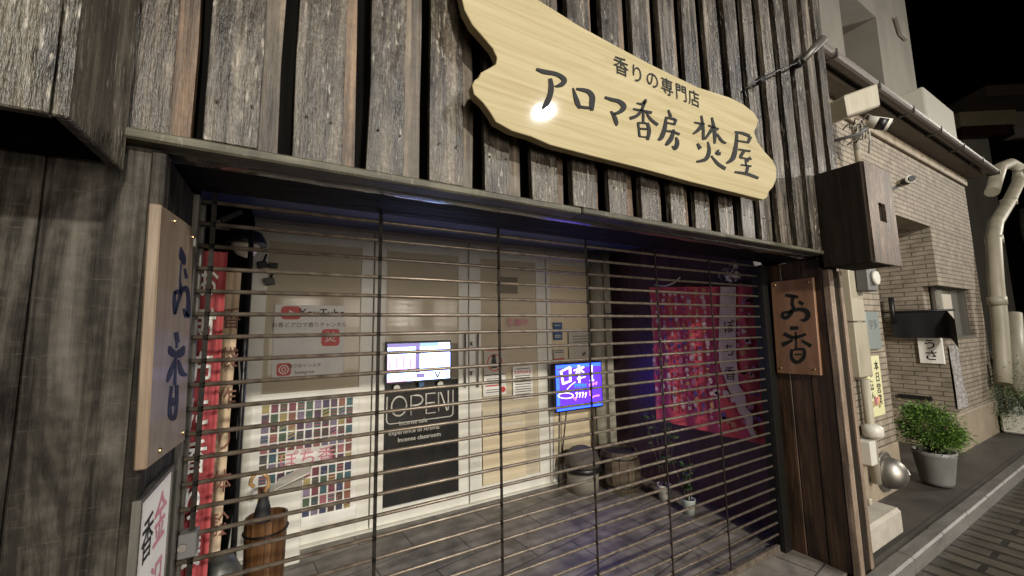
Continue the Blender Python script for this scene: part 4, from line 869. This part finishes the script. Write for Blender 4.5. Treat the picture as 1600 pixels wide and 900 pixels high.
b = MB(); b.box(xa-.0, p1+.002, NY-.014, NY+1.2, -.03, .40); b.build('base_course', M_BASE, nh, bevel=.006); b = MB(); b.box(p2-.004, p3, NY-.012, NY+1.2, -.2, .418); b.build('base_course', M_BASE, nh, bevel=.006)
b = MB(); b.box(p1-.02, p2+.02, NY+.62, NY+.8, -.03, zsof); b.build('recess_wall', M_TILED, nh)
b = MB(); b.box(xa, p3+.1, 1.42, NY+.1, 3.79, 3.85); b.build('eave_soffit', noisy('eave_board', [(.3, (.075, .06, .045)), (.8, (.15, .12, .09))], scale=(3, 8, 8), rough=.7, bump=.1), nh)
b = MB(); b.box(xa, p3, NY-.035, NY-.002, 3.66, 3.78); b.build('cornice_trim', bricky('cornice_tile', (.36, .29, .21), (.33, .27, .2), (.1, .08, .06), .6, .3, .006, 'wall', bump=.5), nh, bevel=.006)
b = MB()
for i in range(8): pass
rr = [(1.33+.055*math.cos(a_), 3.86+.055*math.sin(a_)) for a_ in [math.pi+math.pi*k/8 for k in range(9)]]
b.prism([(xa-.1, y_, z_) for y_, z_ in rr], (p3-xa+.4, 0, 0)); b.build('gutter', M_GUTTER, nh)
for i in range(7):
    b = MB(); xx = 3.9+.9*i; b.box(xx, xx+.02, 1.27, 1.40, 3.80, 3.872); b.build('gutter_clip', M_ALU, nh)
b = MB(); b.prism([(xa-.1, 1.36, 3.87), (xa-.1, 2.8, 4.45), (xa-.1, 2.8, 4.38), (xa-.1, 1.36, 3.852)], (p3-xa+.4, 0, 0)); b.build('roof', M_ROOF, nh)
# window in the end bay
b = MB(); b.box(wx0+.05, wx1, NY+.12, NY+.14, wz0, wz1); wn = b.build('window', M_GLASS, nh)
b = MB(); b.box(wx0+.02, wx0+.055, NY+.09, NY+.119, wz0, wz1); b.box(wx1-.05, wx1, NY+.05, NY+.119, wz0, wz1); b.box(wx0+.02, wx1, NY+.0, NY+.119, wz0, wz0+.03); b.build('frame', M_SSTEEL, wn)
b = MB(); b.box(wx0+.35, wx1-.45, NY+.1, NY+.119, wz0+.05, wz1-.08); b.build('curtain', M_PAPERD, wn)  # pale panel standing in for white reflections in the window glass
# noren, sign, step slot in the recess
XN = p2-.10
def pn(x, y, X=XN): return P(x, y, 0, X)
ya, yb = pn(1393, 500).y, NY-.03; zt0, zb0 = pn(1440, 486).z, pn(1440, 528).z
t = thing('black_noren', 'short black noren curtain hanging across the tiled recess', 'curtain', (XN, ya, zb0))
b = MB(); g = []
for j in range(11):
    q = []
    for i in range(29):
        yy = ya+(yb-.12-ya)*i/28; q.append((XN+.006*math.sin(i*.55)*(.3+j/10)-(0 if i < 25 else (i-24)*.035), yy, zt0+(zb0-zt0)*j/10-(.03 if i > 24 else 0)*(i-24)))
    g.append(b.pts(q))
b.smooth = True
for j in range(10):
    for i in range(28): b.face([g[j][i], g[j+1][i], g[j+1][i+1], g[j][i+1]])
b.build('cloth', M_CLOTHB, t)
b = MB(); b.tube([(XN, ya+.1, zt0), (XN, yb-.1, zt0)], .014, 8); b.tube([(XN, ya-.02, zt0-.15), (XN, ya-.02, zt0+.2)], .03, 8); b.build('rod', M_BLK, t)
XS = p2-.03; q0, q1 = pn(1435, 548, XS), pn(1474, 548, XS); zs1, zs0 = pn(1455, 527, XS).z, pn(1455, 568, XS).z
t = thing('white_wall_sign', 'square white sign with black brush characters under the black noren', 'sign', (XS, q0.y, zs0))
b = MB(); b.box(XS, p2-.001, q1.y, q0.y, zs0, zs1); b.build('board', M_PAPER, t, bevel=.004)
b = MB(); ym, hs_ = (q0.y+q1.y)/2, zs1-zs0
for k, ch in enumerate('うさ'): b.text(ch, (XS-.0005, ym, zs1-hs_*(.3+.42*k)), Vector((0, -1, 0)), V, hs_*.42, bold=.012)
b.build('lettering', M_INK, t)
b = MB(); q0, q1 = pn(1404, 613, XS), pn(1456, 624, XS); b.box(XS, p2-.001, q1.y, q0.y, q1.z-.02, q1.z+.03); tag(b.build('letter_slot', M_BLK), 'long black slot low on the recessed tile wall', 'slot')
# vinyl sheet taped round the recess corner
b = MB(); cloth(b, p2-.01, p2+.30, NY-.03, .50, 1.27, .016, 1.0, mrow=30)
tag(b.build('vinyl_sheet', M_VINYL), 'crumpled clear vinyl sheet shining on the tiled corner under the window', 'plastic sheet')
# conduit, meters, signs on first pier
YW = NY-.05
def pw(x, y): return P(x, y, 1, YW)
a, c = pw(1326, 416), pw(1348, 590)
t = thing('cable_trunking', 'cream plastic cable trunking running down the first tiled pier', 'conduit', (a.x, YW, .3))
x_l, x_r = pw(1330, 500).x, pw(1350, 500).x
b = MB(); b.box(x_l, x_r, YW-.02, NY, pw(1340, 590).z, pw(1340, 503).z-.005); b.box(x_l, x_r-.02, YW-.02, NY, pw(1340, 503).z+.005, pw(1332, 418).z); b.build('cover', M_PVC, t, bevel=.006)
b = MB(); x_p = pw(1352, 620).x; b.tube([(x_p, YW-.01, pw(1350, 592).z), (x_p, YW-.01, .17)], .035, 12); b.build('pipe', M_PVC, t)
b = MB(); b.box(x_p-.15, x_p-.04, YW-.05, NY-.002, pw(1345, 730).z, pw(1345, 690).z); b.build('junction_box', M_PVCW, t, bevel=.008)
b = MB(); b.lathe((x_p-.02, YW-.03, pw(1350, 675).z), [(.05, -.05), (.075, -.03), (.075, .04), (.04, .06)], 14); b.build('coupling', M_PVCW, t)
a = pw(1338, 437); t = thing('electric_meter', 'small grey electric meter on top of the cream trunking', 'meter', tuple(a))
b = MB(); b.box(a.x-.09, a.x+.09, YW-.12, YW-.021, a.z-.12, a.z+.1); b.build('casing', M_GREYP, t, bevel=.012)
b = MB(); b.lathe((a.x+.01, YW-.12, a.z), [(.06, -.03), (.065, 0)], 16, 'y'); b.build('dial', M_PVCW, t)
a, c = pw(1356, 487), pw(1383, 546); t = thing('grey_wall_plate', 'blue-grey name plate with faint vertical characters on the tiled pier', 'plate', (a.x, YW, c.z))
zc0, zc1 = pw(1368, 546).z, pw(1368, 487).z
b = MB(); b.box(a.x, c.x, YW+.02, NY-.001, zc0, zc1); b.build('plate', plain('blue_grey', (.23, .26, .25), .25), t, bevel=.004)
b = MB(); b.text('宇多', ((a.x+c.x)/2, YW+.019, (zc0+zc1)/2+.05), U, V, .10); b.build('lettering', M_GREYP, t)
a, c = pw(1358, 553), pw(1388, 650); zc0, zc1 = pw(1372, 652).z, pw(1372, 556).z
t = thing('yellow_notice', 'yellow notice with black vertical writing and a fruit picture on tiled pier', 'notice', (a.x, YW, zc0)); xm = (a.x+c.x)/2-.02; hw = .16
b = MB(); b.box(xm-hw, xm+hw, YW+.02, NY-.001, zc0, zc1); b.build('sheet', plain('pale_yellow', (.62, .60, .36), .5), t)
b = MB()
for i, ch in enumerate('お昼ごはん'): b.text(ch, (xm-hw*.45, YW+.018, zc1-.06-.075*i), U, V, .075, bold=.006)
for i, ch in enumerate('本日営業'): b.text(ch, (xm+hw*.45, YW+.018, zc1-.10-.105*i), U, V, .10, bold=.008)
b.build('lettering', M_INK, t)
b = MB()
for i in range(9): b.k = i % 3; b.lathe((xm-hw*.6+random.random()*hw*1.2, YW+.0185-.0004*i, zc0+.06+random.random()*.1), [(.028, 0), (.028, .0003)], 9, 'y')
b.build('picture', [PAL[1], PAL[3], plain('peach', (.65, .33, .22), .6)], t)
c = P(1384, 737, 1, NY-.03)
t = thing('steel_vent_hood', 'domed stainless steel vent hood low on the tiled pier', 'vent', tuple(c))
b = MB(); b.lathe((c.x, NY-.016, c.z), [(.175, 0), (.175, -.02)], 26, 'y'); b.build('flange', M_SSTEEL, t)
b = MB(); b.lathe((c.x, NY-.03, c.z), [(.14, 0), (.138, -.035), (.125, -.085), (.09, -.125), (.045, -.148), (.005, -.152)], 26, 'y'); b.build('dome', M_SSTEEL, t)
b = MB(); b.obox((c.x+.07, NY-.155, c.z+.03), (.03, .02, 0), (.003, -.004, 0), (0, .008, .02)); b.build('label', M_PAPER, t)
# concrete step block
b = MB(); b.box(3.42, 4.07, 1.262, NY-.02, -.02, .165); t = b.build('concrete_block', M_CONC, bevel=.02); tag(t, 'worn concrete step block beside the right post with pipes above', 'step')
b = MB(); b.obox((3.93, 1.48, .19), (.02, 0, 0), (0, .09, 0), (0, 0, .024)); b.obox((3.84, 1.5, .176), (.08, 0, 0), (0, .07, 0), (0, 0, .01)); tag(b.build('pipe_foot', M_PVC, bevel=.006), 'cream plastic pipe foot resting on the concrete block', 'pipe')
# security boxes at the eave
t_ = P(1348, 160, 1, 1.3)
b = MB(); a, c = P(1322, 140, 1, 1.25), P(1373, 190, 1, 1.25)
q0, q1, q2, q3 = [P(*q, 1, 1.22) for q in ((1321, 148), (1371, 130), (1376, 165), (1327, 181))]
b.prism([q0, q1, q2, q3], (.03, .13, 0)); tag(b.build('junction_box', M_PVC, bevel=.012), 'cream square junction box under the brown gutter', 'box')
def tubecam(name, lab, p0, p1, y, r, mt):
    a, c = P(*p0, 1, y), P(*p1, 1, y-.12); t = thing(name, lab, 'camera', tuple(a), 'white security cameras on the tiled house'); b = MB(); b.tube([a, c], r, 16); b.build('casing', M_PVCW, t)
    d = (c-a).normalized(); b = MB(); b.tube([c+d*.001, c+d*.012], r*.8, 16); b.build('lens', M_BLK, t)
    b = MB(); b.tube([a.lerp(c, .3), a.lerp(c, .3)+Vector((-.06, .1, -.08)), Vector((a.x-.1, mt, a.z-.1))], .016, 8); b.build('bracket', M_GREYP, t)
    d2 = a.lerp(c, .62); b = MB(); b.tube([d2-d*.035-Vector((0, 0, .002)), d2+d*.035-Vector((0, 0, .002))], r*1.02, 16); b.build('band', M_BLK, t)
    return t
tubecam('security_camera', 'white tube security camera below the cream junction box', (1356, 190), (1390, 195), 1.3, .052, NY-.04)
tubecam('security_camera', 'small white camera on the tile wall right of the brown box', (1406, 287), (1424, 279), 1.5, .042, NY)
b = MB()
for i in range(16):
    q = P(1325+random.random()*38, 182+random.random()*22, 1, 1.34+random.random()*.1); q2 = q+Vector((random.uniform(-.12, .12), random.uniform(-.04, .06), random.uniform(-.12, .08))); q3 = q2+Vector((random.uniform(-.1, .1), random.uniform(-.02, .1), random.uniform(-.12, .06))); b.tube([q, q.lerp(q2, .5)+Vector((.02, 0, .03)), q2, q3], .007, 6)
tag(b.build('cable_tangle', noisy('cable_greys', [(.35, (.02, .02, .02)), (.65, (.45, .42, .36))], scale=(9, 9, 9), bump=0)), 'tangle of grey and black cables around the upper security camera', 'cables')
b = MB(); q = P(1338, 225, 1, 1.45); b.tube([q+Vector((0, 0, .18)), q-Vector((0, 0, .18))], .025, 10); tag(b.build('cream_pipe_stub', M_PVC), 'short cream pipe below the cable tangle', 'pipe')
# downpipe
b = MB(); yd = 1.45
b.tube([P(1550, 300, 1, yd), P(1562, 262, 1, yd), P(1578, 255, 1, yd), P(1592, 262, 1, yd), P(1591, 285, 1, yd), P(1575, 318, 1, yd), P(1556, 348, 1, yd), P(1552, 372, 1, yd), P(1556, 440, 1, yd), P(1562, 500, 1, yd), P(1566, 560, 1, yd), P(1568, 600, 1, yd)], .085, 14)
dp = b.build('drainpipe', M_PVC)
for qx, qy in ((1576, 316), (1553, 375), (1558, 470)):
    b = MB(); q = P(qx, qy, 1, yd); b.tube([q-Vector((0, 0, .06)), q+Vector((0, 0, .06))], .098, 14); b.build('collar', M_PVC, dp)
tag(dp, 'thick cream drainpipe with a swan-neck bend at the far corner of tiled house', 'drainpipe')
b = MB(); b.tube([P(1583, 490, 1, 1.7), P(1592, 620, 1, 1.7)], .11, 12); tag(b.build('square_duct', M_PVC), 'short cream pipe rising from the shrubs right of the drainpipe', 'pipe')

# ================================================================ plants on the apron
def bush(c, rx, rz, n, m_, parent, flat=.5):
    b = MB()
    for k in range(26):
        d = Vector((random.gauss(0, 1), random.gauss(0, 1), random.gauss(0, .8))).normalized(); cl = c+Vector((d.x*rx*.72, d.y*rx*.72, d.z*rz*.72)); 
        for i in range(n//26):
            o_ = Vector((random.gauss(0, 1)*.24*rx, random.gauss(0, 1)*.24*rx, random.gauss(0, 1)*.17*rz)); p_ = cl+o_
            dd = (Vector((p_.x-c.x, p_.y-c.y, (p_.z-c.z)*flat))+Vector((random.gauss(0, .08), random.gauss(0, .08), random.gauss(0, .05)))).normalized(); l = random.uniform(.016, .04); w_ = dd.cross(Vector((random.gauss(0, 1), random.gauss(0, 1), 1))).normalized()*l*.16
            b.poly([p_, p_+dd*l*.45+w_, p_+dd*l, p_+dd*l*.45-w_])
    return b.build('foliage', m_, parent, fix=False)
pb = P(1455, 752, 2, 0); pc = Vector((5.55, 1.43, -.005))
t = thing('juniper_pot', 'bushy green juniper in a large grey round pot before the tiled recess', 'potted plant', tuple(pc))
hp = P(1455, 705, 1, 1.42).z; rp = .158
b = MB(); b.lathe(pc, [(rp*.70, 0), (rp*.76, .03), (rp*.97, hp*.85), (rp, hp*.87), (rp*1.03, hp), (rp*.93, hp), (rp*.9, hp*.82)], 30); b.build('pot', M_POT, t)
b = MB(); b.lathe(pc+Vector((0, 0, hp*.8)), [(rp*.92, 0), (rp*.92, .01)], 24); b.build('soil', M_SOIL, t)
b = MB()
for i in range(8):
    a_ = i*.8; b.tube([pc+Vector((0, 0, hp*.8)), pc+Vector((math.cos(a_)*.15, math.sin(a_)*.15, hp+.2)), pc+Vector((math.cos(a_)*.2, math.sin(a_)*.2, hp+.28))], [.015, .01, .004], 5)
b.build('stem', M_STEM, t)
bush(pc+Vector((-.02, 0, hp+.20)), .205, .235, 11500, M_LEAF, t)
pc = Vector((9.25, 1.36, -.06))
t = thing('white_trough', 'white rectangular planter with dark green shrub by the drainpipe', 'planter', tuple(pc))
b = MB(); b.prism([pc+Vector(q) for q in ((-.38, -.12, .05), (.6, -.12, .05), (.6, .2, .05), (-.38, .2, .05))], (0, 0, .26)); b.box(pc.x-.34, pc.x-.26, 1.34, 1.5, -.06, -.012); b.box(pc.x+.4, pc.x+.5, 1.34, 1.5, -.06, -.012); b.build('trough', M_POTW, t, bevel=.02)
bush(pc+Vector((-.15, .1, .62)), .55, .55, 5200, M_LEAFD, t, .8)
b = MB(); b.tube([pc+Vector((0, 0, .3)), pc+Vector((-.1, .1, .7)), pc+Vector((-.2, .1, 1.1))], .02, 6); b.build('stem', M_STEM, t)
c = Vector((8.95, 1.50, -.02))
t = thing('shrub', 'dark leafy shrub left of the white planter against the tiled corner', 'shrub', tuple(c)); b = MB(); b.tube([c, c+Vector((0, 0, .8))], .02, 6); b.build('trunk', M_STEM, t); bush(c+Vector((0, 0, .45)), .32, .42, 2600, M_LEAF, t, .9)

# ================================================================ pale building behind, roof units, far houses
pbld = thing('pale_building', 'tall pale rendered building with a recessed balcony behind the tiled house', 'building', (10, 3, 0))
YB3 = 3.0
bx0, bx1 = 4.0, P(1437, 168, 1, YB3).x; rx0, rx1 = P(1318, 60, 1, YB3).x, P(1373, 60, 1, YB3).x; rz1 = P(1372, 30, 1, YB3).z
b = MB(); b.box(rx1, bx1, YB3, 9, 0, 15); b.box(bx0, rx1-.001, YB3+.001, 9, rz1, 15); b.box(bx0, rx1-.002, YB3+1.2, 9, 0, rz1-.001); b.box(bx0, rx0, YB3+.002, YB3+1.19, 0, rz1-.001); b.box(rx0, rx1, YB3+.003, YB3+.15, 0, 6.9)
b.build('wall', M_RENDER, pbld)
q = P(1403, 48, 1, YB3); b = MB(); b.obox((q.x, YB3-.06, q.z), (.22, 0, 0), (0, .055, 0), (-.1, 0, .2)); b.build('wall_vent', M_RENDER, pbld, bevel=.03)
for (px0, py0, px1, py1, y, lb) in ((1447, 172, 1504, 222, 1.95, 'large pale air conditioner unit on the tiled house roof edge'),):
    a, c = P(px0, py0, 1, y), P(px1, py1, 1, y); t = thing('air_conditioner', lb, 'air conditioner', (a.x, y, 4.05))
    zc0 = 4.05; zc1 = P(1480, 166, 1, y).z; x0_, x1_ = P(1450, 190, 1, y).x, P(1500, 200, 1, y).x
    b = MB(); b.box(x0_, x1_-.3, y, y+.4, zc0, zc1); b.build('casing', M_PVCW, t, bevel=.02)
    b = MB()
    for i in range(9): b.box(x0_+.08, x0_+1.0, y-.006, y-.0005, zc0+.07+.08*i, zc0+.10+.08*i)
    b.build('grille', M_GREYP, t)
    b = MB(); b.box(x0_+.1, x1_-.4, y+.05, y+.35, 4.0, zc0-.001); b.build('foot', M_GREYP, t)
D = 18.0
ru, rn = Vector((cy, -sy, 0)), Vector((sy, cy, 0)); ru = (ru+rn*-.06).normalized(); rn = Vector((-ru.y, ru.x, 0))
def fq(x, y): return EYE+ray(x, y)*D
base = fq(1560, 500); base.z = 0
fh = thing('far_house', 'dark distant house with a pale plaster gable under a thin eave', 'house', tuple(base))
def slab(name, m_, x0, x1, y0, y1, d0, d1):
    a, c = fq(x0, y0), fq(x1, y1); b = MB(); w_ = (c-a).dot(ru); ctr = a+ru*w_/2; ctr.z = (a.z+c.z)/2; ctr = ctr+rn*((d0+d1)/2)
    b.obox(ctr, ru*(w_/2), rn*((d1-d0)/2), (0, 0, abs(a.z-c.z)/2)); return b.build(name, m_, fh)
slab('roof', M_GUTTER, 1494, 1760, 159, 171, -1.2, 6)
slab('plaster_band', noisy('far_plaster', [(.3, (.30, .25, .16)), (.7, (.40, .34, .22))], scale=(1, 1, 1), bump=.05), 1498, 1581, 172, 199, 0, 5)
slab('side_band', M_RENDER, 1582, 1740, 174, 214, .05, 5)
slab('beam', M_POST, 1498, 1572, 200, 216, -.15, 4.9)
slab('wall', M_RENDER, 1498, 1553, 217, 560, .1, 4.9)
slab('dark_wall', M_BLACK, 1554, 1740, 217, 640, .2, 4.9)
slab('window', M_GLASS, 1572, 1592, 300, 345, .15, .25)
slab('shutter', M_ROOF, 1584, 1640, 455, 640, .12, .3)
b = MB(); b.tube([fq(1586, 330)-rn*.4, fq(1588, 360)-rn*.4, fq(1597, 425)-rn*.4], .22, 12); tag(b.build('grey_duct', M_ROOF), 'grey duct on the front of the dark distant house', 'duct')
